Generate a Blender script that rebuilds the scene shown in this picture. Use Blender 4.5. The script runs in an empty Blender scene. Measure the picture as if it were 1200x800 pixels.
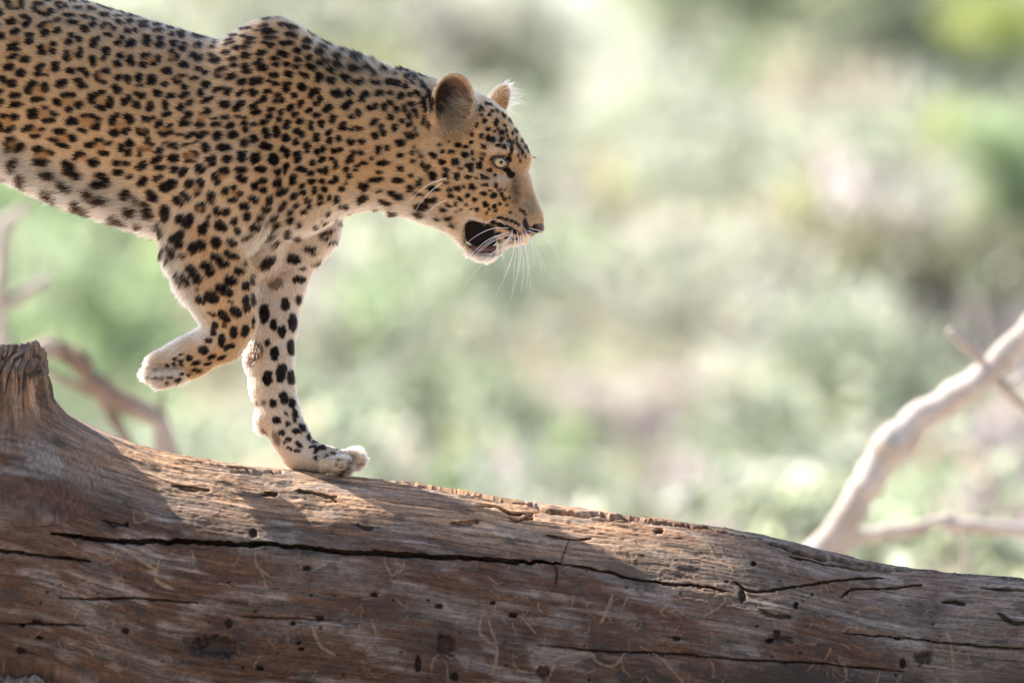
import bpy, math, random, time
import numpy as np
from mathutils import Vector, Matrix
T0 = time.time()
rng = np.random.default_rng(7)
random.seed(7)
scene = bpy.context.scene
COL = scene.collection

# ------------------------------------------------------------------ camera, sky, sun, exposure
# Side-plan units: 1 unit = 1.25 mm.  P(x, y, n): x to the right, y down, n towards the viewer.
S = 0.00125
CAMZ = 0.73
CAMD = 12.0
def P(x, y, n=0.0):
    return ((x - 600.0) * S, -n * S, (400.0 - y) * S + CAMZ)
cam_data = bpy.data.cameras.new("camera")
cam = bpy.data.objects.new("camera", cam_data)
COL.objects.link(cam)
cam.location = (0, -CAMD, CAMZ)
cam.rotation_euler = (math.radians(90), 0, 0)
cam_data.sensor_width = 36.0
cam_data.lens = 288.0
cam_data.clip_start = 0.5
cam_data.clip_end = 2000
cam_data.dof.use_dof = True
cam_data.dof.focus_distance = CAMD - 0.06
cam_data.dof.aperture_fstop = 3.1
scene.camera = cam

SUN_TO = Vector((-1.0, 0.50, 1.20)).normalized()
SUN_EL = math.asin(SUN_TO.z)
SUN_ROT = math.atan2(SUN_TO.x, SUN_TO.y)
world = bpy.data.worlds.new("World")
scene.world = world
world.use_nodes = True
wn = world.node_tree
sky = wn.nodes.new("ShaderNodeTexSky")
sky.sky_type = 'NISHITA'
sky.sun_disc = False
sky.sun_elevation = SUN_EL
sky.sun_rotation = SUN_ROT
sky.altitude = 300
sky.air_density = 0.9
sky.dust_density = 2.2
sky.ozone_density = 0.5
wn.links.new(sky.outputs[0], wn.nodes["Background"].inputs[0])
wn.nodes["Background"].inputs[1].default_value = 0.09
sd = bpy.data.lights.new("sun", 'SUN')
sd.energy = 3.9
sd.angle = math.radians(0.5)
sd.color = (1.0, 0.93, 0.84)
sun = bpy.data.objects.new("sun", sd)
COL.objects.link(sun)
sun.rotation_euler = SUN_TO.to_track_quat('Z', 'Y').to_euler()
sun.location = (-5, 5, 8)
vs = scene.view_settings
vs.view_transform = 'Standard'
vs.look = 'None'
vs.gamma = 1.0
vs.exposure = 1.85
scene.cycles.use_denoising = True
scene.cycles.max_bounces = 8
scene.cycles.transparent_max_bounces = 8

# ------------------------------------------------------------------ helpers
_lat = rng.random((32, 32, 32)).astype(np.float32)
def vnoise(x, y, z):
    x = np.asarray(x, np.float32); y = np.asarray(y, np.float32); z = np.asarray(z, np.float32)
    x, y, z = np.broadcast_arrays(x, y, z)
    xi = np.floor(x).astype(np.int32); yi = np.floor(y).astype(np.int32); zi = np.floor(z).astype(np.int32)
    fx = x - xi; fy = y - yi; fz = z - zi
    fx = fx*fx*(3-2*fx); fy = fy*fy*(3-2*fy); fz = fz*fz*(3-2*fz)
    xi &= 31; yi &= 31; zi &= 31
    x1 = (xi+1) & 31; y1 = (yi+1) & 31; z1 = (zi+1) & 31
    L = _lat
    c00 = L[xi,yi,zi]*(1-fx)+L[x1,yi,zi]*fx
    c10 = L[xi,y1,zi]*(1-fx)+L[x1,y1,zi]*fx
    c01 = L[xi,yi,z1]*(1-fx)+L[x1,yi,z1]*fx
    c11 = L[xi,y1,z1]*(1-fx)+L[x1,y1,z1]*fx
    return ((c00*(1-fy)+c10*fy)*(1-fz)+(c01*(1-fy)+c11*fy)*fz)*2-1
def fbm(x, y, z, o=4, g=0.5):
    a = 1.0; s = 0; f = 1.0
    for i in range(o):
        s = s + a*vnoise(x*f+7.3*i, y*f+3.1*i, z*f+1.7*i)
        a *= g; f *= 2.03
    return s
def sstep(a, b, x):
    t = np.clip((x-a)/(b-a), 0, 1)
    return t*t*(3-2*t)
def smooth_interp(x, xs, ys, r=12.0):
    lo, hi = min(xs)-100, max(xs)+100
    g = np.arange(lo, hi, 2.0)
    v = np.interp(g, xs, ys)
    k = np.exp(-0.5*(np.arange(-int(r*1.5), int(r*1.5)+1)*2.0/r)**2); k /= k.sum()
    n = len(k)//2
    v = np.convolve(np.pad(v, n, mode='edge'), k, 'valid')
    return np.interp(x, g, v)
def mat_new(name):
    m = bpy.data.materials.new(name); m.use_nodes = True
    nt = m.node_tree
    for n in list(nt.nodes): nt.nodes.remove(n)
    out = nt.nodes.new("ShaderNodeOutputMaterial")
    return m, nt, out
def principled(name, color, rough=0.6, spec=0.5, noise=None, bump=None):
    m, nt, out = mat_new(name)
    b = nt.nodes.new("ShaderNodeBsdfPrincipled")
    b.inputs["Base Color"].default_value = (*color, 1)
    b.inputs["Roughness"].default_value = rough
    b.inputs["Specular IOR Level"].default_value = spec
    nt.links.new(b.outputs[0], out.inputs[0])
    if noise:
        sc_, c2 = noise
        tc = nt.nodes.new("ShaderNodeTexCoord")
        n = nt.nodes.new("ShaderNodeTexNoise"); n.inputs["Scale"].default_value = sc_; n.inputs["Detail"].default_value = 6
        nt.links.new(tc.outputs["Object"], n.inputs["Vector"])
        mx = nt.nodes.new("ShaderNodeMix"); mx.data_type = 'RGBA'
        rp = nt.nodes.new("ShaderNodeMapRange"); rp.inputs[1].default_value = 0.35; rp.inputs[2].default_value = 0.65
        nt.links.new(n.outputs[0], rp.inputs[0]); nt.links.new(rp.outputs[0], mx.inputs[0])
        mx.inputs[6].default_value = (*color, 1); mx.inputs[7].default_value = (*c2, 1)
        nt.links.new(mx.outputs[2], b.inputs["Base Color"])
        if bump:
            bp = nt.nodes.new("ShaderNodeBump"); bp.inputs["Strength"].default_value = 0.6; bp.inputs["Distance"].default_value = bump
            nt.links.new(n.outputs[0], bp.inputs["Height"]); nt.links.new(bp.outputs[0], b.inputs["Normal"])
    return m
def mesh_np(name, verts, faces, mat=None, parent=None, smooth=True, col=None):
    """verts (n,3) world metres; faces (m,3|4)"""
    me = bpy.data.meshes.new(name)
    verts = np.asarray(verts, np.float32); faces = np.asarray(faces, np.int32)
    me.vertices.add(len(verts)); me.vertices.foreach_set("co", verts.ravel())
    k = faces.shape[1]
    me.loops.add(faces.size); me.loops.foreach_set("vertex_index", faces.ravel())
    me.polygons.add(len(faces))
    me.polygons.foreach_set("loop_start", np.arange(0, faces.size, k, dtype=np.int32))
    me.polygons.foreach_set("loop_total", np.full(len(faces), k, np.int32))
    if smooth: me.polygons.foreach_set("use_smooth", np.ones(len(faces), bool))
    me.update(calc_edges=True)
    if col is not None:
        a = me.color_attributes.new("col", 'FLOAT_COLOR', 'POINT')
        c4 = np.ones((len(verts), 4), np.float32); c4[:, :3] = col
        a.data.foreach_set("color", c4.ravel())
    if mat: me.materials.append(mat)
    ob = bpy.data.objects.new(name, me)
    COL.objects.link(ob)
    if parent: ob.parent = parent
    return ob
def empty(name, loc=(0,0,0)):
    o = bpy.data.objects.new(name, None); o.empty_display_size = 0.1
    o.location = loc; COL.objects.link(o); return o
def tag(o, label=None, cat=None, group=None, kind=None):
    if label: o["label"] = label
    if cat: o["category"] = cat
    if group: o["group"] = group
    if kind: o["kind"] = kind
    return o
def parent_keep(ob, parent):
    """child meshes are written in world coordinates; shift so the parent's base is the origin"""
    ob.parent = parent
    ob.matrix_parent_inverse = Matrix.Translation(parent.location).inverted()
def W(v):
    v = np.asarray(v, np.float64)
    return np.stack([(v[:,0]-600)*S, -v[:,2]*S, (400-v[:,1])*S+CAMZ], 1)
def tube(points, radii, seg=10, squash=None, cap=True, wob=0.0, seed=0):
    """returns verts, quads in whatever space the points are"""
    p = np.asarray(points, float); r = np.asarray(radii, float)
    n = len(p)
    t = np.gradient(p, axis=0); t /= np.linalg.norm(t, axis=1)[:, None]+1e-9
    up = np.array([0.13, 0.2, 1.0]); 
    if abs(t[0] @ up/np.linalg.norm(up)) > 0.9: up = np.array([1.0, 0.1, 0.1])
    vs_ = []
    u = np.cross(up, t[0]); u /= np.linalg.norm(u)
    rr = np.random.default_rng(seed)
    ph = rr.random(3)*6
    for i in range(n):
        u = u - t[i]*(u@t[i]); u /= np.linalg.norm(u); v = np.cross(t[i], u)
        a = np.arange(seg)/seg*2*np.pi
        rad = r[i]*(1+wob*(np.sin(2*a+ph[0]+i*0.35)+0.6*np.sin(3*a+ph[1]-i*0.5)+0.5*np.sin(5*a+ph[2]+i*0.9)))
        vs_.append(p[i] + rad[:,None]*(np.cos(a)[:,None]*u + np.sin(a)[:,None]*v))
    vs_ = np.concatenate(vs_)
    i = np.arange(n-1)[:,None]*seg; j = np.arange(seg)[None,:]; j2 = (j+1) % seg
    q = np.stack([i+j, i+j2, i+seg+j2, i+seg+j], -1).reshape(-1,4)
    if cap:
        c0 = len(vs_); vs_ = np.concatenate([vs_, p[:1]-t[:1]*r[0]*0.3, p[-1:]+t[-1:]*r[-1]*0.3])
        jj = np.arange(seg); k2 = (jj+1)%seg
        q = np.concatenate([q, np.stack([np.full(seg,c0), k2, jj, jj],1), np.stack([np.full(seg,c0+1), (n-1)*seg+jj, (n-1)*seg+k2, (n-1)*seg+k2],1)])
    return vs_, q
def tube_ob(name, points, radii, mat, parent=None, seg=10, wob=0.0, seed=0, space='P'):
    pts = np.asarray(points, float)
    if space == 'P': 
        pts = W(pts); radii = np.asarray(radii, float)*S
    v, q = tube(pts, radii, seg, wob=wob, seed=seed)
    me = bpy.data.meshes.new(name)
    me.from_pydata(v.tolist(), [], [tuple(f) if f[2] != f[3] else tuple(f[:3]) for f in q.tolist()])
    for pl in me.polygons: pl.use_smooth = True
    me.materials.append(mat)
    ob = bpy.data.objects.new(name, me); COL.objects.link(ob)
    if parent: parent_keep(ob, parent)
    return ob
def resample(pts, n):
    """smooth catmull-rom through the points"""
    p = np.asarray(pts, float)
    q = np.concatenate([[2*p[0]-p[1]], p, [2*p[-1]-p[-2]]])
    out = []
    m = len(p)-1
    for k in range(n):
        t = k/(n-1)*m; i = min(int(t), m-1); f = t-i
        a, b, c, d = q[i], q[i+1], q[i+2], q[i+3]
        out.append(0.5*((2*b)+(-a+c)*f+(2*a-5*b+4*c-d)*f*f+(-a+3*b-3*c+d)*f**3))
    return np.array(out)
# ------------------------------------------------------------------ leopard: implicit body
GX0, GX1, GY0, GY1, GN0, GN1, GH = -500.0, 660.0, -70.0, 572.0, -132.0, 132.0, 2.0
gx = np.arange(GX0, GX1, GH, dtype=np.float32)
gy = np.arange(GY0, GY1, GH, dtype=np.float32)
gn = np.arange(GN0, GN1, GH, dtype=np.float32)
F = np.full((len(gx), len(gy), len(gn)), 60.0, np.float32)
def box(b, pad):
    i0 = max(0, int((b[0]-pad-GX0)/GH)); i1 = min(len(gx), int((b[1]+pad-GX0)/GH)+1)
    j0 = max(0, int((b[2]-pad-GY0)/GH)); j1 = min(len(gy), int((b[3]+pad-GY0)/GH)+1)
    k0 = max(0, int((b[4]-pad-GN0)/GH)); k1 = min(len(gn), int((b[5]+pad-GN0)/GH)+1)
    return (slice(i0,i1), slice(j0,j1), slice(k0,k1)), gx[i0:i1,None,None], gy[None,j0:j1,None], gn[None,None,k0:k1]
def add(fn, b, k=10.0, pad=26):
    sl, x, y, n = box(b, pad)
    d = fn(x, y, n)
    f = F[sl]
    h = np.clip(0.5+0.5*(f-d)/k, 0, 1)
    F[sl] = f*(1-h)+d*h-k*h*(1-h)
def sub(fn, b, k=3.0, pad=10):
    sl, x, y, n = box(b, pad)
    d = -fn(x, y, n)
    f = F[sl]
    h = np.clip(0.5-0.5*(f-d)/k, 0, 1)
    F[sl] = f*(1-h)+d*h+k*h*(1-h)
def rcone(p0, r0, p1, r1, sq=0.82):
    """tapered capsule, squashed in n by sq"""
    def fn(x, y, n):
        a = np.array(p0, float); b = np.array(p1, float)
        a[2] /= sq; b[2] /= sq
        ba = b-a; L = ba@ba
        X = x-a[0]; Y = y-a[1]; N = n/sq-a[2]
        t = np.clip((X*ba[0]+Y*ba[1]+N*ba[2])/L, 0, 1)
        d = np.sqrt((X-t*ba[0])**2+(Y-t*ba[1])**2+(N-t*ba[2])**2)
        return ((d-(r0+(r1-r0)*t))*(0.5+0.5*sq)).astype(np.float32)
    R = max(r0, r1)
    b = (min(p0[0],p1[0])-R, max(p0[0],p1[0])+R, min(p0[1],p1[1])-R, max(p0[1],p1[1])+R, min(p0[2],p1[2])-R, max(p0[2],p1[2])+R)
    return fn, b
def ell(c, r, rot=0.0):
    cr, sr = math.cos(rot), math.sin(rot)
    def fn(x, y, n):
        X = x-c[0]; Y = y-c[1]; N = n-c[2]
        U = X*cr+Y*sr; V = -X*sr+Y*cr
        g = np.sqrt((U/r[0])**2+(V/r[1])**2+(N/r[2])**2)
        return ((g-1)*min(r)).astype(np.float32)
    R = max(r[0], r[1])
    return fn, (c[0]-R, c[0]+R, c[1]-R, c[1]+R, c[2]-r[2], c[2]+r[2])
def chain(pts, k=8, sq=0.82):
    for a, b in zip(pts[:-1], pts[1:]):
        f, bb = rcone(a[:3], a[3], b[:3], b[3], sq); add(f, bb, k)
TOR = [(-330,62,108,30),(-316,22,150,60),(-290,-10,180,80),(-235,-34,172,88),(-110,-40,170,86),(0,-24,203,93),(60,-8,231,100),
 (105,3,247,100),(150,16,262,99),(200,31,278,97),(240,43,288,94),(258,46,291,92),(275,40,293,90),(300,30,293,86),(325,25,290,80),
 (345,28,285,76),(365,40,278,72),(390,55,262,67),(410,65,250,64),(450,78,247,60),(480,86,251,58),(510,95,258,55),(532,104,262,45),(545,120,255,30)]
TA = np.array(TOR, float)
def torso(x, y, n):
    t = smooth_interp(x, TA[:,0], TA[:,1], 7); b = smooth_interp(x, TA[:,0], TA[:,2], 10); w = smooth_interp(x, TA[:,0], TA[:,3], 14)
    c = (t+b)/2; h = (b-t)/2
    v = (y-c)/h
    wv = w*(1+0.10*v)*(1-0.16*sstep(-0.35,-1.0,v)*0) 
    g = (np.abs(v)**2.15+(np.abs(n)/wv)**2.15)**(1/2.15)
    d = (g-1)*np.minimum(h, w)*0.85
    d = np.maximum(d, np.maximum(-328-x, x-543))
    return d.astype(np.float32)
add(torso, (-330, 545, -45, 300, -105, 105), 1)
# shoulder blades and shoulder masses
for s in (1, -1):
    add(*ell((312, 100, s*42), (54, 74, 34), 0.25), k=24)
    add(*ell((262, 205, s*62), (78, 92, 42), 0.35), k=16)
    add(*ell((352, 205, s*42), (46, 70, 34), 0.2), k=14)
NEARLEG = [(275,215,66,66),(240,280,70,49),(250,318,66,42),(262,345,60,37),(273,376,52,29.5),(262,398,49,26),(226,418,42,24),(196,430,37,23)]
chain(NEARLEG, 9, 0.72)
FARLEG = [(352,190,-46,56),(347,262,-46,50),(330,308,-42,36),(325,337,-38,31),(318,380,-32,29.5),(314,420,-28,28.5),(318,452,-25,26),(325,482,-23,24),(338,510,-21,22),(350,530,-20,21),(372,538,-20,17),(388,539,-20,17)]
chain(FARLEG, 9, 0.78)
add(*ell((308, 296, -12), (26, 30, 34)), k=14)
TOES = [(402,543,-50,12),(413,537,-31,13),(414,538,-11,13.5),(401,545,9,12.5)]
for t in TOES:
    add(*rcone((t[0]-22, t[1]-2, t[2]*0.8-3), t[3]-4, t[:3], t[3], 0.85), k=1.0)
for t in [(191,445,58,11),(183,438,46,13),(182,437,30,13),(191,444,17,11)]:
    add(*rcone((t[0]+22, t[1]-5, t[2]), t[3]-1, t[:3], t[3], 0.85), k=1.0)
# carpal bumps
add(*ell((305, 497, -22), (8, 13, 8), -0.4), k=9)
# hind quarters
NEARHIND = [(-255,85,52,80),(-160,190,64,52),(-165,250,64,32),(-188,310,60,22),(-166,370,48,21),(-150,420,40,21),(-118,441,40,19)]
FARHIND = [(-275,85,-48,76),(-270,190,-58,46),(-285,250,-58,30),(-318,305,-52,22),(-305,365,-40,21),(-292,410,-32,21),(-260,430,-32,19)]
chain(NEARHIND, 12, 0.75); chain(FARHIND, 12, 0.75)
for hx, hy, hn in ((-118,441,40), (-260,430,-32)):
    for dn in (-16,-5,6,17):
        add(*rcone((hx-6, hy-1, hn+dn), 11, (hx+12-abs(dn)*0.3, hy+3, hn+dn*1.1), 12, 0.75), k=3)
chain([(-310,60,0,24),(-350,95,4,19),(-395,165,10,17),(-430,250,16,16),(-455,325,22,15),(-478,370,26,12)], 10, 0.9)
# head: side profile given thickness
HP = [(470,84),(510,95),(530,100),(550,106),(562,111),(578,120),(589,129),(598,141),(606,153),(613,165),(620,177),(624,186),(622,194),(619.5,202),(623,214),(627,228),(632,240),(636,250),(638,259),(637,266),(633,272),(625,277),(619,283),(611,286.5),(600,288),(593,289.5),(590,293),(588,297),(582,302),(574,305.5),(565,305),(554,300),(545,289),(530,276),(510,265),(480,253),(455,250)]
HP = np.array(HP, float)
HW = np.array([(470,170,56),(500,130,54),(530,140,54),(560,128,43),(590,148,35),(520,180,62),(548,205,62),(575,180,50),(590,185,42),(603,180,33),(613,176,25),(619,188,19),(612,200,21),(606,215,27),(612,225,24),(622,235,18),(600,235,36),(608,252,35),(617,262,33),(630,262,24),(600,272,36),(586,270,38),(585,225,46),(560,240,56),(530,235,58),(500,210,58),(545,265,46),(556,290,34),(572,298,27),(470,220,54)], float)
def poly_sdf(px, py, poly):
    d = np.full(px.shape, 1e9, np.float32); ins = np.zeros(px.shape, bool)
    n = len(poly)
    for i in range(n):
        a = poly[i]; b = poly[(i+1) % n]
        e = b-a; wx = px-a[0]; wy = py-a[1]
        t = np.clip((wx*e[0]+wy*e[1])/(e@e), 0, 1)
        d = np.minimum(d, (wx-e[0]*t)**2+(wy-e[1]*t)**2)
        c = ((a[1] > py) != (b[1] > py)) & (px < (b[0]-a[0])*(py-a[1])/(b[1]-a[1]+1e-9)+a[0])
        ins ^= c
    d = np.sqrt(d)
    return np.where(ins, -d, d)
def headW(px, py):
    num = 0; den = 0
    for (x, y, w) in HW:
        k = 1.0/(((px-x)**2+(py-y)**2)+60.0)**1.6
        num = num+k*w; den = den+k
    return num/den
def head_mid(x): return (x-500.0)*0.20*sstep(490, 540, x)
def head(x, y, n):
    px, py = np.broadcast_arrays(x[:,:,0], y[:,:,0])
    d2 = poly_sdf(px, py, HP); wf = headW(px, py)
    R = np.clip(wf*0.95, 8, 60)
    u = np.clip(-d2/R, 0, 1)
    t = wf*np.sqrt(np.clip(1-(1-u)**2, 0, 1))
    N = np.abs(n-head_mid(x))
    ins = (N-t[:,:,None])*0.8
    out = np.sqrt(np.maximum(d2,0)[:,:,None]**2+N**2)
    return np.where((d2 < 0)[:,:,None], ins, out).astype(np.float32)
add(head, (455, 642, 84, 306, -66, 92), 7, pad=12)
HM = 0.20
def hm(x): return float(head_mid(np.float64(x)))
# brow ridge, cheekbone, whisker pads
add(*ell((594, 176, hm(594)+34), (13, 7, 10), 0.6), k=8)
add(*ell((594, 176, hm(594)-34), (13, 7, 10), 0.6), k=8)
for s in (1, -1):
    add(*ell((606, 268, hm(606)+s*22), (17, 14, 17), 0.15), k=8)
    add(*ell((560, 225, hm(560)+s*46), (30, 24, 16), 0.3), k=12)
# near ear: cupped shell opening towards the viewer
ec = (531, 122, 60)
fo, bo = ell(ec, (27, 38, 22), 0.12)
fi, bi = ell((ec[0]+1, ec[1]+3, ec[2]+13), (20.5, 33, 22), 0.12)
def ear_shell(x, y, n): return np.maximum(fo(x, y, n), -fi(x, y, n)).astype(np.float32)
add(ear_shell, bo, 4, pad=6)
sub(fi, (508, 556, 88, 154, 50, 98), 3, pad=2)
fo2, bo2 = ell((583, 122, -34), (15, 29, 20), 0.48)
fi2, bi2 = ell((592, 121, -24), (12, 24, 16), 0.48)
def ear2(x, y, n): return np.maximum(fo2(x, y, n), -fi2(x, y, n)).astype(np.float32)
add(ear2, bo2, 4, pad=6)
# eye sockets
EYE = (585.6, 192.0)
eye_n = hm(585.6)+43
sub(*ell((EYE[0], EYE[1], eye_n+1), (8.2, 7.4, 8.5)), k=2.5)
sub(*ell((EYE[0]+8, EYE[1], hm(590)-44), (8.2, 7.4, 8.5)), k=2.5)
# mouth cavity (open mouth, near side and through the front)
MP = np.array([(543,268),(547,261),(553,258),(561,259.5),(570,262),(577,264),(580,272),(583,280),(587,287.5),(588,291),(586,296),(577,299),(562,298.5),(553,294),(545,283)], float)
def mouth(x, y, n):
    px, py = np.broadcast_arrays(x[:,:,0], y[:,:,0])
    d2 = poly_sdf(px, py, MP)[:,:,None]
    return np.maximum(d2, (hm(565)-18)-n).astype(np.float32)
sub(mouth, (540, 596, 256, 301, -8, 90), 2.0, pad=4)
# nostril and mouth line
for s in (1, -1):
    sub(*ell((630, 268, hm(630)+s*17), (5, 3.2, 7), 0.5), k=2)
F += 1.6      # room for the coat
print('field', round(time.time()-T0, 1))

def surface_nets(F):
    neg = F < 0
    c = np.zeros(tuple(np.array(F.shape)-1), np.uint8)
    for a in (0,1):
        for b in (0,1):
            for d in (0,1):
                c += neg[a:neg.shape[0]-1+a, b:neg.shape[1]-1+b, d:neg.shape[2]-1+d]
    act = (c > 0) & (c < 8)
    idx = np.argwhere(act)
    vid = np.full(act.shape, -1, np.int32); vid[act] = np.arange(len(idx))
    I, J, K = idx.T
    acc = np.zeros((len(idx), 3)); cnt = np.zeros(len(idx))
    corners = [(a,b,d) for a in (0,1) for b in (0,1) for d in (0,1)]
    val = {q: F[I+q[0], J+q[1], K+q[2]] for q in corners}
    for q in corners:
        for ax in range(3):
            if q[ax] == 0:
                q2 = list(q); q2[ax] = 1; q2 = tuple(q2)
                v0 = val[q]; v1 = val[q2]
                m = (v0 < 0) != (v1 < 0)
                t = np.where(m, v0/(v0-v1+1e-12), 0)
                p = np.array(q, float)[None,:].repeat(len(idx), 0); p[:,ax] += t
                acc += p*m[:,None]; cnt += m
    V = idx+acc/cnt[:,None]
    V = V*GH+np.array([GX0, GY0, GN0])
    faces = []
    for ax in range(3):
        sl0 = [slice(None)]*3; sl1 = [slice(None)]*3
        sl0[ax] = slice(0,-1); sl1[ax] = slice(1,None)
        a = neg[tuple(sl0)]; b = neg[tuple(sl1)]
        e = np.argwhere(a != b)
        o1, o2 = [q for q in range(3) if q != ax]
        e = e[(e[:,o1] > 0) & (e[:,o2] > 0) & (e[:,o1] < F.shape[o1]-1) & (e[:,o2] < F.shape[o2]-1)]
        def g(d1, d2):
            q = e.copy(); q[:,o1] -= d1; q[:,o2] -= d2
            return vid[q[:,0], q[:,1], q[:,2]]
        f = np.stack([g(1,1), g(0,1), g(0,0), g(1,0)], 1)
        flip = a[e[:,0], e[:,1], e[:,2]]
        if ax == 1: flip = ~flip
        f[~flip] = f[~flip][:, ::-1]
        faces.append(f)
    return V, np.concatenate(faces)
V, Q = surface_nets(F)
def laplace(V, Q, it, lam=0.5):
    n = len(V)
    e = np.concatenate([Q[:, [0,1]], Q[:, [1,2]], Q[:, [2,3]], Q[:, [3,0]]])
    e = np.concatenate([e, e[:, ::-1]])
    deg = np.bincount(e[:,0], minlength=n)[:,None]
    for _ in range(it):
        s = np.stack([np.bincount(e[:,0], V[e[:,1],k], n) for k in range(3)], 1)
        V = V*(1-lam)+lam*s/np.maximum(deg,1)
    return V
V = laplace(V, Q, 2, 0.5)
def vnormals(V, Q):
    a = V[Q[:,2]]-V[Q[:,0]]; b = V[Q[:,3]]-V[Q[:,1]]
    fn = np.cross(a, b)
    N = np.zeros_like(V)
    for k in range(4):
        for c in range(3):
            N[:,c] += np.bincount(Q[:,k], fn[:,c], len(V))
    return N/(np.linalg.norm(N, axis=1)[:,None]+1e-9), fn
VN, FN = vnormals(V, Q)
# ensure outward (compare with the field gradient)
_i = np.clip(((V-np.array([GX0,GY0,GN0]))/GH).round().astype(int), 1, np.array(F.shape)-2)
_g = np.stack([F[_i[:,0]+1,_i[:,1],_i[:,2]]-F[_i[:,0]-1,_i[:,1],_i[:,2]], F[_i[:,0],_i[:,1]+1,_i[:,2]]-F[_i[:,0],_i[:,1]-1,_i[:,2]], F[_i[:,0],_i[:,1],_i[:,2]+1]-F[_i[:,0],_i[:,1],_i[:,2]-1]], 1)
QW_OK = (VN*_g).sum() < 0      # side-plan coordinates are left-handed seen from the world
if QW_OK: VN = -VN; FN = -FN
print('skin verts', len(V), round(time.time()-T0, 1))
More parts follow.
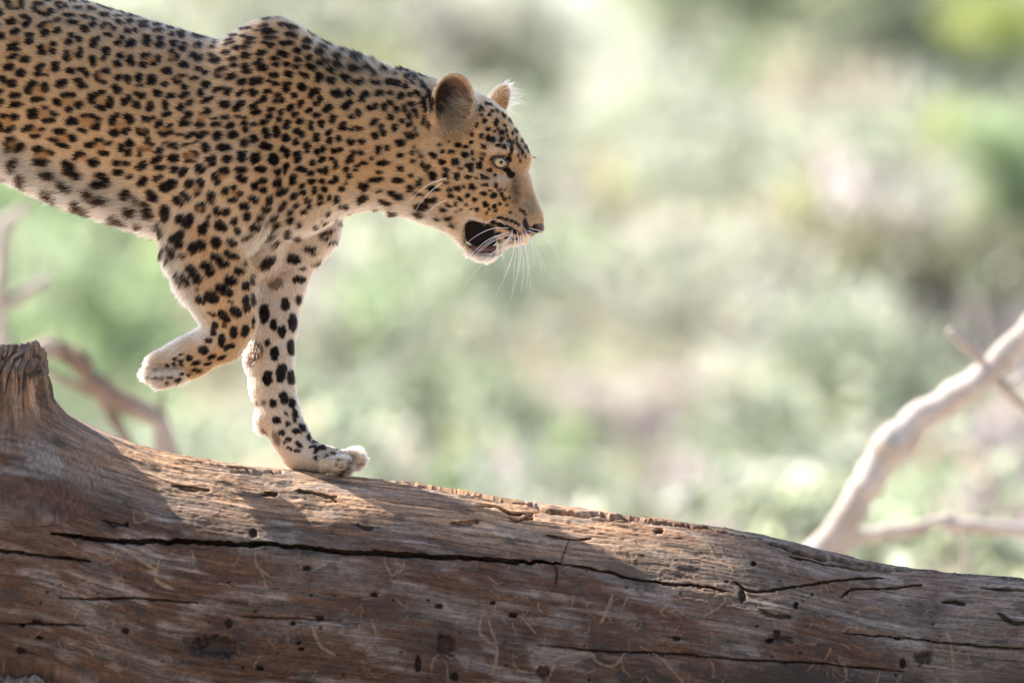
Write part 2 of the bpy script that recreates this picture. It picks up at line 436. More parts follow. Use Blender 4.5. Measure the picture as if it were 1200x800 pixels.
# ------------------------------------------------------------------ coat markings and painted toe-crease shade (x, y, half length, half width, angle), in windows of the side view
SPOTW = [
(0,0,8,"75 20 30 30;100 60 35 30;140 85 45 18;200 60 32 28;195 30 25 20;5 120 25 40;0 240 15 22;370 45 50 22;330 90 30 22 20;390 125 40 25 30;430 145 50 16;485 110 38 28;545 50 25 20;570 85 25 15;620 75 30 22;575 38 40 10;450 10 35 15;700 28 45 15 10;820 32 45 18;745 92 40 20;865 85 40 10 5;860 110 45 10;655 153 58 18 3;690 217 55 20 3;800 168 35 20;880 183 40 16 20;880 240 27 28;800 275 45 32 40;115 205 45 35 -20;235 155 42 18;275 190 22 25;250 230 40 25 -20;145 300 52 30 -10;20 345 30 38;400 245 50 25 -20;545 200 38 22 -10;470 215 40 8 -15;425 315 38 30;545 295 42 25 -35;285 330 38 22;280 390 40 28 -40;685 335 32 25;650 400 32 30;748 375 28 28;150 410 45 18 -30;110 450 35 28;170 465 35 15;395 450 33 35;400 500 42 22;500 420 35 25;500 490 33 25;900 385 45 30 -30;885 435 35 30;1010 235 40 16;975 265 25 20;1070 280 30 22;1020 330 42 24 10;1125 220 40 22 25;990 150 55 22 5;1125 165 40 10;1160 135 35 12 20;1150 365 20 25;1115 410 32 28 -40;1000 470 35 30;1005 500 25 30;975 550 30 18 -60;640 490 33 16;635 545 35 35;760 470 18 30;745 520 32 35;875 560 40 32;885 600 28 30;1130 530 35 28;1110 605 38 30 35;130 535 60 22 -18;245 560 45 35 -20;90 635 52 36 -10;200 685 45 38;390 625 45 30 -30;360 670 22 40;360 705 30 18;420 705 35 12 5;525 610 32 22;530 650 32 30;670 668 42 30;775 658 36 25;822 705 28 28;1000 670 42 28 -10;925 715 25 40;960 765 55 20 15;1120 730 35 28 -20;1190 740 20 40;35 745 35 38;110 780 50 28;315 785 50 25;590 775 55 32 -15;735 760 38 22;960 75 50 14 15;1020 95 45 12 20;1130 105 50 10;1185 300 20 25"),
(0,100,8,"125 8 50 15;280 45 42 38;425 25 38 50;570 8 45 18;775 10 50 28;1090 20 25 30;1110 55 40 28 -15;10 62 22 25;10 160 25 40;145 98 52 30 -10;155 185 70 26 -8;355 135 65 25 -8;545 160 45 32 30;625 98 50 25;680 95 35 30;650 225 36 28;745 185 42 32 -30;865 130 32 45;900 90 35 25;960 68 42 22 -15;950 215 50 25 20;1030 190 35 35;1040 140 25 35;1180 160 35 40;430 215 30 18 -15;315 240 52 20;315 290 48 32;505 270 42 25 15;460 332 62 22 -5;45 293 30 25;140 300 42 30;5 385 30 45;95 412 58 26 -25;690 340 50 40;650 360 35 20;795 290 35 20;880 295 45 20 25;925 320 30 20;902 388 40 30;780 425 50 24 20;1085 295 45 22 -35;1060 350 42 30;1190 290 25 32;1080 450 48 36 10;1175 435 35 30;270 405 58 32 -15;395 420 35 18;345 478 60 18 5;570 437 60 32;515 512 46 26 5;685 495 38 38;590 565 62 24 10;110 525 60 38 -30;85 600 35 22;190 580 60 35 -40;365 600 55 32;465 630 50 22 10;400 710 70 36 10;850 562 50 32 -15;940 515 45 22;1020 550 40 15 -25;975 635 55 26 10;760 650 50 30;720 680 35 22 -20;885 725 50 42;1145 590 28 42;1190 640 20 30;1100 730 40 26 -15;1180 735 25 25;150 720 50 40 -45;150 780 22 30;650 745 60 30 25;680 780 35 20"),
(150,0,8,"45 165 35 12;110 165 40 14 10;20 130 30 10;200 160 40 10 15;300 205 50 15 15;450 240 40 12 15;25 212 32 22;155 222 60 16;160 258 50 16 5;280 250 40 14 10;295 298 50 20;15 305 22 22;70 295 35 28;410 270 38 24 10;420 333 33 17;510 320 35 18;515 350 30 22;190 350 45 20;185 385 30 20;180 415 38 25;310 370 34 22;305 430 42 32;45 405 40 35;20 425 30 25;435 405 40 22;435 435 35 18;540 418 30 18;525 465 35 20;680 360 80 18 8;660 432 40 26;640 300 80 16 20;30 545 30 25;35 600 32 32;5 575 15 30;175 525 52 26;155 550 30 22;150 615 34 28;295 545 30 22;260 595 42 26 -20;415 495 25 22;410 535 22 25;415 570 32 18;470 540 26 26;615 525 40 26 -20;670 555 42 26 -40;530 615 45 32;665 645 42 18 -10;730 680 34 20;820 570 55 28;800 520 38 18;850 560 25 25;370 668 48 32;110 730 28 40;235 735 42 35;220 785 40 18;10 750 20 40;460 760 35 35;490 725 40 18;545 710 25 12;630 740 42 18 -15;740 785 42 25;345 790 35 20;855 670 55 24 -40;905 645 30 22;860 720 38 16;975 720 55 30 -25;1075 770 46 32 -15;1180 765 30 40;925 490 38 24;980 555 55 22 -5;1000 612 40 22;1110 525 48 32;1105 625 38 26;1120 672 44 24;1030 455 40 22;1110 445 42 20;1190 600 20 25;990 328 50 18;1120 270 55 14;1160 362 55 14 -5;1150 403 55 16;800 445 30 20;830 405 25 16;960 410 60 14 -15;970 375 40 14;1100 345 45 12 -5;850 340 45 10"),
(150,100,8,"120 5 40 12;15 120 22 35;280 75 40 36;90 82 30 18;135 105 35 28;85 190 35 35;405 100 42 22 -10;220 180 25 35;205 225 35 25;355 190 25 45;540 95 62 22 -28;530 20 35 25 -20;585 165 35 20 -40;500 212 30 38;375 275 50 24 -10;160 325 32 26 -20;230 320 36 20 -30;25 320 38 42;290 370 50 24 -45;580 275 38 28 -20;540 305 45 14 -35;540 362 52 22 -8;395 385 45 18 -35;140 450 50 28;115 425 25 20;180 430 22 25;10 420 25 22;315 448 25 22;385 455 62 24 -25;490 462 35 16 -5;190 530 42 20 -45;225 555 25 15;130 605 25 20;190 605 40 18 -30;115 655 25 18;25 545 35 35;15 630 32 30;690 75 28 35;735 15 40 18;835 45 40 22 -30;895 28 35 16 -10;945 60 40 26 -45;1060 70 45 22 -35;1170 70 32 36;755 140 75 18 -25;750 250 40 30 -50;710 270 35 18;680 360 45 45 -20;820 312 35 10 -10;915 300 40 20;1060 298 60 12;915 178 48 36;1060 175 38 25;1025 215 32 32;1180 195 35 25;1185 255 25 22;830 370 52 22 -8;965 378 42 28 -25;1095 352 35 20;1105 410 35 24;1185 362 32 18;590 475 55 20 -25;680 480 40 28;720 450 45 25 -20;850 475 48 38 -35;990 468 48 34 -35;1095 540 35 42;1185 505 32 45;425 560 50 20 -20;455 595 38 15;545 562 30 14 -10;625 545 50 10 -20;350 550 40 8 -30;735 580 40 45;740 615 28 22;905 588 65 34;290 618 48 24 -15;280 695 60 28 -35;125 735 65 14 -35;145 765 50 20 -40;10 735 15 20;430 685 55 38;555 660 28 26;630 645 42 32 10;590 708 52 16 -5;760 695 35 22 -15;805 680 28 28;800 730 30 30;940 690 45 36;1075 640 40 25;1070 690 35 38;1180 690 30 50;310 775 58 25 -5;445 780 40 22;540 785 30 18;670 760 40 30;710 780 28 22;900 785 45 22;1070 785 55 22"),
(300,0,8,"115 188 45 15 -5;240 178 45 16;265 242 60 18 10;355 270 50 20 15;400 228 60 14 32;80 245 50 16 -10;110 285 45 20 -20;25 290 30 14;140 315 80 14 -12;135 362 75 16;340 338 60 26 8;290 410 70 22;100 405 50 14;145 430 32 24;60 500 60 24 -10;255 508 60 28 15;550 348 62 24 22;485 397 45 22 20;475 460 46 24 20;390 485 40 28 15;590 325 60 8 38;630 455 48 22 25;710 440 50 20 25;720 405 50 8 35;600 512 48 28 25;830 522 50 18 20;870 490 30 18 15;765 555 48 24 35;940 590 65 24 15;1120 580 50 28;1120 610 35 18;180 555 44 20;495 550 38 25;395 563 36 18;30 580 40 25 -30;195 612 28 26;295 605 33 26;390 630 40 22 -10;515 635 48 24 25;595 608 36 20 25;650 590 40 18 10;770 630 52 30 32;910 665 58 28 18;1050 665 40 24 20;1115 710 30 18 40;1190 665 25 18;65 640 50 35 -25;170 710 44 26;310 700 48 28 25;455 710 48 28 25;595 730 34 48;705 672 42 24 20;810 725 24 22;855 750 30 34;710 765 40 38;975 780 50 28 -15;1130 785 50 20;40 762 30 34;128 765 22 20;190 785 32 22;300 785 40 16"),
(300,100,8,"180 5 20 10;290 20 30 30;285 50 28 20;435 22 42 38;5 65 18 22;115 60 42 26;208 92 25 22;190 147 25 24;250 138 24 26;362 100 28 26;78 133 34 30 20;15 162 28 20;560 60 50 30;520 100 30 22 -40;605 125 28 24;570 172 35 24;425 178 42 22 -65;328 208 44 26 -55;20 245 32 28;150 226 34 22;238 253 28 28;125 285 32 26 15;222 318 26 24;370 275 38 22 -30;493 242 38 26 -30;568 282 34 24;770 85 48 42;735 80 30 22;885 72 34 32;1030 95 38 32;995 135 24 28;1145 85 26 22;1180 80 26 28;690 210 38 34;655 240 26 22;735 300 30 22;715 345 22 26;848 200 32 36;890 165 25 22;1070 218 28 26;1127 200 25 32;900 298 24 32;960 262 25 32;1110 345 46 24 -40;75 348 42 28 -5;305 345 25 28;290 390 35 26;415 342 34 34;518 360 22 28;520 400 25 26;618 362 30 44;820 385 24 42;830 412 46 16;908 415 12 28;975 405 42 24;1180 400 15 32;88 432 36 32;118 480 28 22;195 435 34 54;282 498 34 42;388 435 28 30;437 462 26 30;372 532 26 32;565 468 28 26;575 510 24 26;685 440 38 24 -45;692 520 25 34;778 500 24 32;1118 480 26 32;1190 460 15 25;65 570 28 40;118 582 34 32;5 500 15 28;255 595 28 28;290 640 28 44;483 580 28 52;632 595 26 32;578 630 26 30;735 618 26 26;792 600 24 26;898 535 30 32;995 530 36 28 25;1155 605 28 42;920 632 20 30;985 633 28 18;1085 682 22 14;10 680 30 48;165 695 48 52;390 650 32 32;395 695 30 36;537 725 28 30;625 697 32 24 -40;718 690 20 24;750 745 20 42;895 685 22 32;868 718 22 20;1015 732 42 15;1165 738 28 16;955 755 26 14;45 785 58 25;285 765 30 32;435 785 45 26;600 792 25 14;660 782 22 20;850 785 18 22"),
(400,60,8,"400 195 38 20 12;515 218 20 18;470 115 40 12 15;500 155 50 16 15;610 195 65 16 3;755 235 40 16 35;820 240 50 8 20;625 252 26 26;665 240 25 12;708 260 22 18;470 298 48 32;537 315 22 36;612 330 26 32;682 298 18 24;768 298 26 20;785 342 32 24;865 300 32 22;465 400 30 22;565 425 38 36;470 488 28 26;655 418 24 24;700 390 20 18;728 412 22 30;665 498 38 22 -10;830 380 25 18;412 532 22 38;525 550 26 32;600 548 18 40;468 620 26 34;570 662 20 24;382 715 20 34;512 718 22 38;408 770 26 26;625 695 14 22;640 615 24 32;660 680 10 20;690 730 12 22;775 455 75 14 -52;690 560 30 15 -40;835 400 45 12 -55;715 600 16 32;785 520 16 60;840 490 22 80;780 650 14 50;820 700 12 40;620 785 18 28;665 780 14 25;715 790 12 20"),
(400,160,8,"560 62 40 38;430 105 22 24;620 12 15 25;668 10 12 15;690 98 10 18;555 178 30 18;670 155 14 24;725 145 7 18;755 180 12 24;850 170 12 22;875 182 22 26;675 238 18 18;400 248 58 22 -5;565 305 24 24 -30;775 270 15 30;815 298 45 18 -58;955 138 22 20 -30;1030 145 28 22;1100 82 28 22;1170 100 20 18;925 80 14 16;1015 50 14 14;950 242 34 26;1165 178 30 30;1070 242 36 36;1190 270 22 22;990 317 36 18;862 370 34 38;985 373 32 22;1128 306 18 15;1090 375 28 36;1180 390 20 20;990 433 28 10;738 435 50 24 -55;365 335 30 16;330 405 72 22 -8;538 412 52 24;655 370 20 14;652 482 22 26;636 520 16 8;850 488 38 28;905 500 38 14;730 543 38 18;1025 503 28 20;1095 490 28 26;1155 470 16 12;1185 553 20 20;1030 560 30 18 20;1115 582 28 18 40;360 515 25 12 -20;480 530 30 24;530 565 55 34 25;845 598 62 28 -12;415 615 60 20 25;760 660 70 32 5;1080 632 20 16;1178 646 12 12;1015 646 32 14 15;965 687 32 18 15;1130 685 14 14;1085 702 10 8;740 735 45 24 20;1010 765 32 22;910 780 30 16 15;520 735 60 22 30;340 680 30 10"),
(0,200,8,"80 50 20 30;240 70 45 60;265 160 30 50;460 35 70 35 10;615 130 80 22 28;480 200 60 50 40;540 250 30 50;660 10 50 28;730 45 50 32;950 50 60 24 15;930 125 70 30 5;1000 100 35 40;845 205 40 35 30;950 260 80 35 5;800 335 110 42 38;600 310 30 20 40;1115 20 45 28;1120 420 70 30 30;1190 455 30 25;1130 535 70 28 20;1180 220 30 45"),
(150,200,8,"25 55 30 20;140 105 55 38 -50;270 75 36 28;310 48 25 16;350 160 55 48;415 125 52 45;5 240 15 20;235 240 62 42 50;80 275 45 14 60;190 365 85 30 65;40 370 50 35 20;10 470 20 20;120 480 28 24;355 400 48 82;300 550 80 24 75;210 590 60 25 30;240 650 30 30;580 118 42 42;685 110 50 34 50;655 200 32 26;435 10 36 18;520 20 40 32 -20;820 55 45 32 60;845 100 30 25;905 15 42 28;680 5 45 14;545 240 62 28 38;475 285 62 34 40;785 225 38 30;770 280 48 22 25;680 340 52 48;918 188 32 38;998 158 28 24;1052 210 28 22;978 270 52 20 3;1070 75 55 32 22;1075 8 45 14;1190 140 35 38;1175 262 50 26 28;760 430 18 16;835 380 32 38;925 380 34 32;1090 328 48 34 10;1118 422 35 36;995 475 32 32;1025 560 22 30;1180 525 35 32;500 450 38 50;585 445 38 42;550 500 50 32 20;735 505 26 40;700 545 45 42 30;870 515 65 38 38;490 600 45 40;430 640 38 42;480 685 40 34;615 720 48 58;690 690 45 48;825 665 55 42 35;975 668 52 22 22;1120 610 60 12 -30;325 760 25 35;405 755 65 28 60;520 790 30 12;820 790 45 14;955 775 55 20 25"),
(300,180,8,"202 168 30 30;280 130 26 34;270 165 16 25;435 145 45 28 12;515 185 32 24;602 158 28 24;658 165 22 40;63 253 42 28 5;5 300 14 22;345 215 32 30;345 275 30 30;200 273 40 34 -20;528 257 34 24;620 262 24 22;712 270 24 20;750 240 28 32;432 300 26 24;70 342 40 26 5;245 352 58 32 -25;552 343 24 32;645 332 34 24 40;448 363 28 26;362 398 32 36;5 435 28 30;130 432 34 40;605 408 28 22;690 410 14 30;485 440 32 20;612 462 30 20 -30;250 485 55 28 -60;385 485 28 28;503 492 24 16;100 515 42 28;455 545 32 18 -15;325 555 32 22 -30;40 595 36 28;170 590 48 18 -30;325 622 35 26 -45;15 680 26 28;90 655 12 16;185 660 45 28;402 663 22 24;140 730 26 38;310 750 26 35;65 785 20 12;675 560 28 16;655 635 36 14;755 605 10 18;570 680 34 20;665 735 65 12 -15;795 645 35 10 -20;405 785 35 25;640 790 45 12;805 325 28 20 -30;765 430 32 35;830 500 48 24 5;1010 310 48 34 20;1005 425 52 34 -25;850 150 16 34;880 210 28 20;940 158 26 14;845 265 12 18;930 565 50 8"),
(170,290,8,"360 75 28 22;220 110 16 25;420 195 50 35;460 240 45 45;495 295 42 38;575 170 60 40 10;610 220 38 52;670 90 55 35 28;730 150 48 34;810 65 70 26 20;880 215 46 28 10;385 300 65 22 55;485 382 16 12;525 490 55 28 45;625 460 72 55 25;740 395 90 42 30;800 305 60 42 10;945 355 38 38;930 140 12 20;1000 290 20 50;625 620 38 12 20;735 640 70 38 45;800 505 26 12 20;850 600 62 42 40;940 490 30 45;950 550 34 48;1030 490 20 60;1015 700 14 52;655 725 28 28;940 765 35 45;740 725 18 18"),
(160,370,8,"722 150 28 34;910 150 38 58;1020 145 55 30 -70;680 232 30 28;800 230 34 60;630 320 46 40;875 285 58 24 -25;705 385 45 22 -20;495 390 28 28;805 385 48 16 -25;558 442 36 18;675 448 36 16 -15;420 440 24 28;360 400 18 20;350 450 18 18;425 358 18 12;290 470 22 14 35;590 515 32 14;540 500 28 12;425 545 22 12;490 555 26 12 -25;385 600 28 20;285 625 20 12;235 590 20 10;175 580 20 12;110 575 18 12;310 580 22 10"),
(270,270,8,"435 105 38 22;650 75 50 14 10;890 20 60 14 -15;880 72 40 12 -10;955 105 45 14 -20;745 165 60 22 5;350 295 85 42 -35;590 265 65 42 10;785 215 25 12;800 305 50 10 -30;680 358 35 10;650 455 60 32 -5;210 420 22 60;515 685 38 62;640 645 30 42"),
(270,360,8,"320 55 45 85;405 160 32 56;480 225 38 55;582 150 34 70;345 335 24 36;415 430 38 65;572 375 32 65;350 660 44 68;470 615 40 82 8;582 640 26 60;612 510 16 40;630 300 8 25"),
(290,460,8,"340 45 38 62;240 95 34 40;410 95 24 45;355 192 15 20;443 222 24 50;275 253 38 34;378 287 28 22;510 318 45 20 60;463 358 42 20 10;318 372 30 24;383 430 28 24 25;572 420 30 12 65;350 462 18 14;478 485 42 20 45;378 515 12 12;400 530 12 14;447 540 16 20;480 548 14 14;610 505 35 14;640 540 30 20 -60;690 525 45 18;637 608 24 20;738 592 20 20;800 573 18 16;848 628 18 12;835 675 10 14;875 690 10 12;985 612 14 20;995 658 8 8;840 525 28 8;1055 670 8 12;955 665 8 32;930 710 30 7 -45;870 750 40 8 -30"),  # the last thin marks paint the crease shade between the toes
(480,70,6.667,"630 435 14 14;678 495 20 28;615 543 20 14;720 570 22 22;755 555 10 14;670 565 8 8;565 600 16 20;620 615 24 28;658 625 22 24;725 620 18 18;488 590 14 16;480 645 16 16;585 683 26 18 30;700 672 24 14 15;745 682 14 20;490 728 14 22;530 510 12 20;590 480 18 24;570 435 12 12;560 775 20 16;500 320 30 12 20;570 378 25 12 50;520 350 20 10 30;650 405 15 15;580 740 20 10;800 690 12 50;780 640 12 20;740 440 25 10 50;790 490 25 12 55;830 560 25 10 55;880 640 22 12 60;910 690 25 14 60;545 395 12 12;620 350 30 10 30;855 690 10 20;880 722 9 17;905 762 7 13;850 745 7 15;925 722 6 12;862 790 6 10;770 655 8 14;815 640 9 14;760 695 8 12;842 662 8 15;870 640 7 14;805 575 9 14;872 705 9 13;720 640 9 10;745 520 12 12;690 545 9 12;780 735 9 10;690 400 22 8 45;835 620 10 22;765 600 9 16"),
(480,180,6.154,"440 105 20 32;507 90 18 28;520 40 16 14;470 48 10 10;580 122 20 16;620 155 10 10;447 178 14 10;525 168 14 16;560 180 18 10;483 180 8 8;550 228 28 12 10;622 230 14 18;458 246 28 18 30;535 290 26 14 20;610 305 28 18 -20;665 298 14 20;688 328 14 14;583 270 16 6;650 258 20 8 -10;685 262 8 10;468 333 16 14;552 365 20 18;612 375 20 14;658 365 14 10;708 370 10 8;625 408 8 8;490 406 12 12;448 400 8 8;560 425 8 8;578 400 6 10;740 350 8 6;728 433 12 10;805 408 10 8;822 422 10 8;835 440 8 8;720 322 8 8;318 525 26 14 20"),
]
FACEDARK = (480,180,6.154,"655 465 24 10 5;700 475 22 11 15;740 487 14 11;768 500 12 9;788 515 8 9;660 515 36 15 15;710 535 40 15 20;760 560 32 13 25;798 578 10 7;645 580 22 15;715 603 30 9 10;755 612 14 7;780 610 8 7;800 620 8 6;650 625 14 9;735 637 10 6;610 640 12 11;605 495 18 20;600 545 22 30;835 500 16 34;850 545 25 28;885 550 30 26;905 530 20 18;715 42 20 24;695 112 46 20 35;730 150 30 24 50;640 24 46 8 -5;596 46 14 9")
TINTW = [(0,0,"150 45 40 35;420 95 35 25;180 200 25 25;480 250 50 30;450 450 30 30;450 670 30 25;685 520 30 30;1020 280 40 25;950 720 30 30;130 370 60 30"),
(0,100,"640 160 60 40;960 140 50 40;420 270 50 40;820 350 70 40;340 430 40 25;600 500 50 35;130 555 30 30;410 655 60 30;930 580 50 30;800 690 40 30;80 350 50 40;1130 380 45 45;350 60 50 50"),
(150,100,"170 590 50 35;590 660 50 30;150 430 30 15;350 420 50 20;700 310 40 40"),(150,200,"640 160 30 40;985 210 40 30;890 50 30 30;680 350 25 25"),(150,0,"210 560 50 30;480 740 30 20;860 690 30 15;420 540 30 30")]
BROWN = [(407,412,12,11,0),(405,423,7,6,0),(403.5,424,5,5,0)]
BROWN = [(297.5,411,10.5,10,0),(293,422,6,7,0),(323,333,9,6,-20),(323,513,4,9,-20),(300,474,3,4,0),(309,471,3,3,0),(309,507,6,2.5,55)]
def parse(w):
    x0, y0, k, s = w
    out = []
    for e in s.split(';'):
        v = [float(t) for t in e.split()]
        if len(v) == 4: v.append(0.0)
        out.append((x0+v[0]/k, y0+v[1]/k, v[2]/k, v[3]/k, v[4]))
    return out
SP = []
for w in SPOTW: SP += parse(w)
FD = parse(FACEDARK)
TT = []
for w in TINTW: TT += parse((w[0], w[1], 8, w[2]))
print('spots', len(SP))
# ------------------------------------------------------------------ projecting the marks onto the skin
def persp(v):
    """where a body point (x,y,n) is seen from the camera, in side-view units"""
    k = CAMD/(CAMD-v[:,2]*S)
    return np.stack([600+(v[:,0]-600)*k, 400+(v[:,1]-400)*k], 1)
class Depth:
    def __init__(self, V, near=True, cell=4.0):
        self.cell = cell; self.x0 = GX0; self.y0 = GY0
        p = V[:, :2]
        i = ((p[:,0]-GX0)/cell).astype(int); j = ((p[:,1]-GY0)/cell).astype(int)
        nx = int((GX1-GX0)/cell)+2; ny = int((GY1-GY0)/cell)+2
        self.D = np.full((nx, ny), -999.0)
        n = V[:,2] if near else -V[:,2]
        np.maximum.at(self.D, (i, j), n)
        self.s = 1 if near else -1
    def at(self, x, y):
        i = int((x-GX0)/self.cell); j = int((y-GY0)/self.cell)
        r = 0
        while r < 5:
            sub_ = self.D[max(0,i-r):i+r+1, max(0,j-r):j+r+1]
            if sub_.size and sub_.max() > -900:
                return self.s*sub_[sub_ > -900].mean() if r else self.s*sub_.max()
            r += 1
        return None
DN = Depth(V, True); DF = Depth(V, False)
def place(spots, near=True, jit=0.0, keep=None):
    out = []
    D = DN if near else DF
    for (x, y, a, b, ang) in spots:
        if keep and not keep(x, y): continue
        X, Y = x, y
        if jit: X += rng.normal(0, jit); Y += rng.normal(0, jit)
        n = D.at(X, Y)
        if n is None: continue
        if near:
            for _ in range(2):
                k = CAMD/(CAMD-n*S); X = 600+(x-600)/k; Y = 400+(y-400)/k
                n2 = D.at(X, Y); n = n2 if n2 is not None else n
        gs = 1.02 if x < 490 else 1.0
        out.append((X, Y, n, a*gs+0.3, b*gs+0.3, math.radians(ang)))
    return out
# rosettes for the part of the animal left of the frame
extra = []
for _ in range(4000):
    x = rng.uniform(-480, -12); y = rng.uniform(-60, 460)
    if DN.at(x, y) is None: continue
    if all((x-e[0])**2+(y-e[1])**2 > (20.0 if y < 200 else 17.0)**2 for e in extra): extra.append((x, y))
EX = []
for (x, y) in extra:
    if y < 210 and x > -300:
        r = rng.uniform(6, 8.5); a0 = rng.uniform(0, 6.28); m = 4
        for q in range(m):
            aa = a0+q*6.28/m*rng.uniform(0.9, 1.1)
            EX.append((x+r*math.cos(aa), y+r*math.sin(aa)*0.85, rng.uniform(3.4, 5.4), rng.uniform(2.6, 3.6), math.degrees(aa)+90))
        TT.append((x, y, 5, 5, 0))
    else:
        EX.append((x, y, rng.uniform(5, 8), rng.uniform(4, 5.5), rng.uniform(0, 180)))
MK = [(0, m) for m in place(SP+EX, True)]
MK += [(0, m) for m in place(SP+EX, False, 2.0, keep=lambda x, y: x < 625)]
MK += [(1, m) for m in place(FD, True)] + [(1, m) for m in place([(x+4, y, a, b, g) for x, y, a, b, g in FD], False)]
MK += [(2, m) for m in place(TT, True)] + [(2, m) for m in place(TT, False)]
MK += [(3, m) for m in place(BROWN, True)]

def dist_chain(p, pts, sq=0.8):
    d = np.full(len(p), 1e9)
    q = p.copy(); q[:,2] /= sq
    for a, b in zip(pts[:-1], pts[1:]):
        A = np.array(a[:3], float); B = np.array(b[:3], float); A[2] /= sq; B[2] /= sq
        e = B-A; t = np.clip((q-A)@e/(e@e), 0, 1)
        dd = np.linalg.norm(q-A-t[:,None]*e, axis=1)-(a[3]+(b[3]-a[3])*t)
        d = np.minimum(d, dd)
    return d
def g2(x, y, cx, cy, rx, ry):
    return np.exp(-(((x-cx)/rx)**2+((y-cy)/ry)**2))
TAN = np.array([0.475, 0.288, 0.140]); DTAN = np.array([0.36, 0.18, 0.065]); WHITE = np.array([0.60, 0.515, 0.42]); PALE = np.array([0.57, 0.405, 0.255])
BLK = np.array([0.011, 0.0075, 0.0055])
def coat(p, nrm, nz=1.0):
    """base colour of the hair growing at body points p with normals nrm"""
    x, y, n = p[:,0], p[:,1], p[:,2]
    w = np.zeros(len(p))
    belly = np.interp(x, [-300,0,60,110,170,250,330,400,450,520,545], [150,178,205,225,262,300,262,246,262,268,280])
    torsoish = (dist_chain(p, NEARLEG[1:], 0.72) > 2)
    w = np.maximum(w, sstep(-45, 25, y-belly)*torsoish*np.where(x > 400, 0.4, 0.65))
    w = np.maximum(w, sstep(0.25, 0.9, nrm[:,1])*torsoish*(x < 560)*np.where(x > 400, 0.6, 1.0))
    dfar = dist_chain(p, FARLEG[1:], 0.78)
    inner = sstep(12, -2, dfar)*sstep(-0.25, 0.35, nrm[:,2])*(y > 285)
    w = np.maximum(w, inner*np.interp(y, [285,320,470,510,560], [0.55,0.75,0.62,0.28,0.22]))
    chest = g2(x, y, 350, 285, 60, 34)*(n > -80)
    w = np.maximum(w, 0.8*chest*(dist_chain(p, NEARLEG[1:], 0.72) > 3))
    # rear edge of the near leg and upper side of the raised paw
    nl = dist_chain(p, NEARLEG, 0.72)
    rear = sstep(0.0, -0.75, nrm[:,0])*(nl < 6)*sstep(260, 310, y)
    w = np.maximum(w, rear*0.95)
    w = np.maximum(w, 0.9*(nl < 6)*sstep(-0.35, -0.9, nrm[:,1])*sstep(375, 385, y)*(x < 262))
    w = np.maximum(w, 0.3*g2(x, y, 205, 410, 34, 14)*(nl < 6))
    w = np.where((nl < 6) & (x < 188) & (y > 395), w*sstep(160, 190, x), w)
    # face
    hd = sstep(480, 500, x)
    w = np.maximum(w, 1.0*g2(x, y, 570, 306, 24, 9)*hd)
    w = np.maximum(w, 0.55*g2(x, y, 604, 286, 14, 5)*hd)
    w = np.maximum(w, 0.6*g2(x, y, 592, 210, 9, 5)*hd)
    w = np.maximum(w, 0.45*g2(x, y, 585, 178, 12, 5)*hd)
    w = np.maximum(w, 0.42*sstep(245, 280, y)*sstep(585, 545, x)*hd)
    w = np.clip(w*(0.9+0.25*vnoise(x/9, y/9, n/9)), 0, 1)
    m = 0.5+0.5*fbm(x/40, y/40, n/40, 3)
    sad = np.clip(sstep(-0.2, -0.95, nrm[:,1]), 0, 1)*(x < 520)
    tan = TAN*(1-0.25*m[:,None])+PALE*0.25*m[:,None]
    tan = tan*(1-sad[:,None]*0.25)+DTAN*sad[:,None]*0.25
    # lower flank and shoulder fade to pale buff
    buff = sstep(90, 220, y)*(x < 300)*0.45*torsoish+0.2*sstep(250,330,x)*sstep(120,240,y)*(x < 520)
    c = tan*(1-buff[:,None])+PALE*buff[:,None]
    c = c*(1-w[:,None])+WHITE*w[:,None]
    # muzzle: plain brownish tan, greyer at the nose
    mz = g2(x, y, 622, 238, 15, 34)*hd
    c = c*(1-0.7*mz[:,None])+np.array([0.24,0.15,0.088])*0.7*mz[:,None]
    ga = g2(x, y, 603, 226, 8, 22)*hd
    c = c*(1-0.6*ga[:,None])+np.array([0.16,0.10,0.06])*0.6*ga[:,None]
    br_ = g2(x, y, 612, 180, 11, 15)*hd
    c = c*(1-0.5*br_[:,None])+np.array([0.23,0.14,0.075])*0.5*br_[:,None]
    ga2 = np.clip(g2(x, y, 604, 214, 5, 16)+0.7*g2(x, y, 606, 232, 5, 12), 0, 1)*hd*(n > 0)
    c = c*(1-0.6*ga2[:,None])+np.array([0.07,0.045,0.03])*0.6*ga2[:,None]
    c = c*(1+hd*(0.18*vnoise(x/2.0, y/1.6, n/2)+0.16*vnoise(x/5, y/5, n/5)))[:,None]
    # sunken dark inner ear, pale tuft, tan rim
    re_ = np.hypot((x-531)/25.0, (y-122)/36.0)
    ine = sstep(0.92, 0.74, re_)*(n > 40)
    dk_ = np.clip(sstep(34, 12, x-508-(y-100)*0.10+4*vnoise(x/4,y/4,0))*sstep(90, 108, y)+0.3, 0, 1)
    ec_ = np.array([0.20,0.12,0.07])*(1-dk_[:,None])+np.array([0.030,0.018,0.013])*dk_[:,None]
    c = c*(1-ine[:,None])+ec_*ine[:,None]
    # pink-brown skin fold at the elbow of the standing leg
    fo_ = g2(x, y, 330, 320, 14, 8)*(n < 45)
    c = c*(1-0.6*fo_[:,None])+np.array([0.30,0.16,0.13])*0.6*fo_[:,None]
    # dusty paw sole
    so = sstep(548, 557, y)*sstep(330,345,x)
    c = c*(1-0.9*so[:,None])+np.array([0.06,0.045,0.035])*0.9*so[:,None]
    rp = g2(x, y, 185, 440, 22, 14)*(nl < 6)
    c = c*(1-0.35*rp[:,None])+np.array([0.33,0.21,0.12])*0.35*rp[:,None]
    ch_ = g2(x, y, 570, 308, 22, 9)*hd
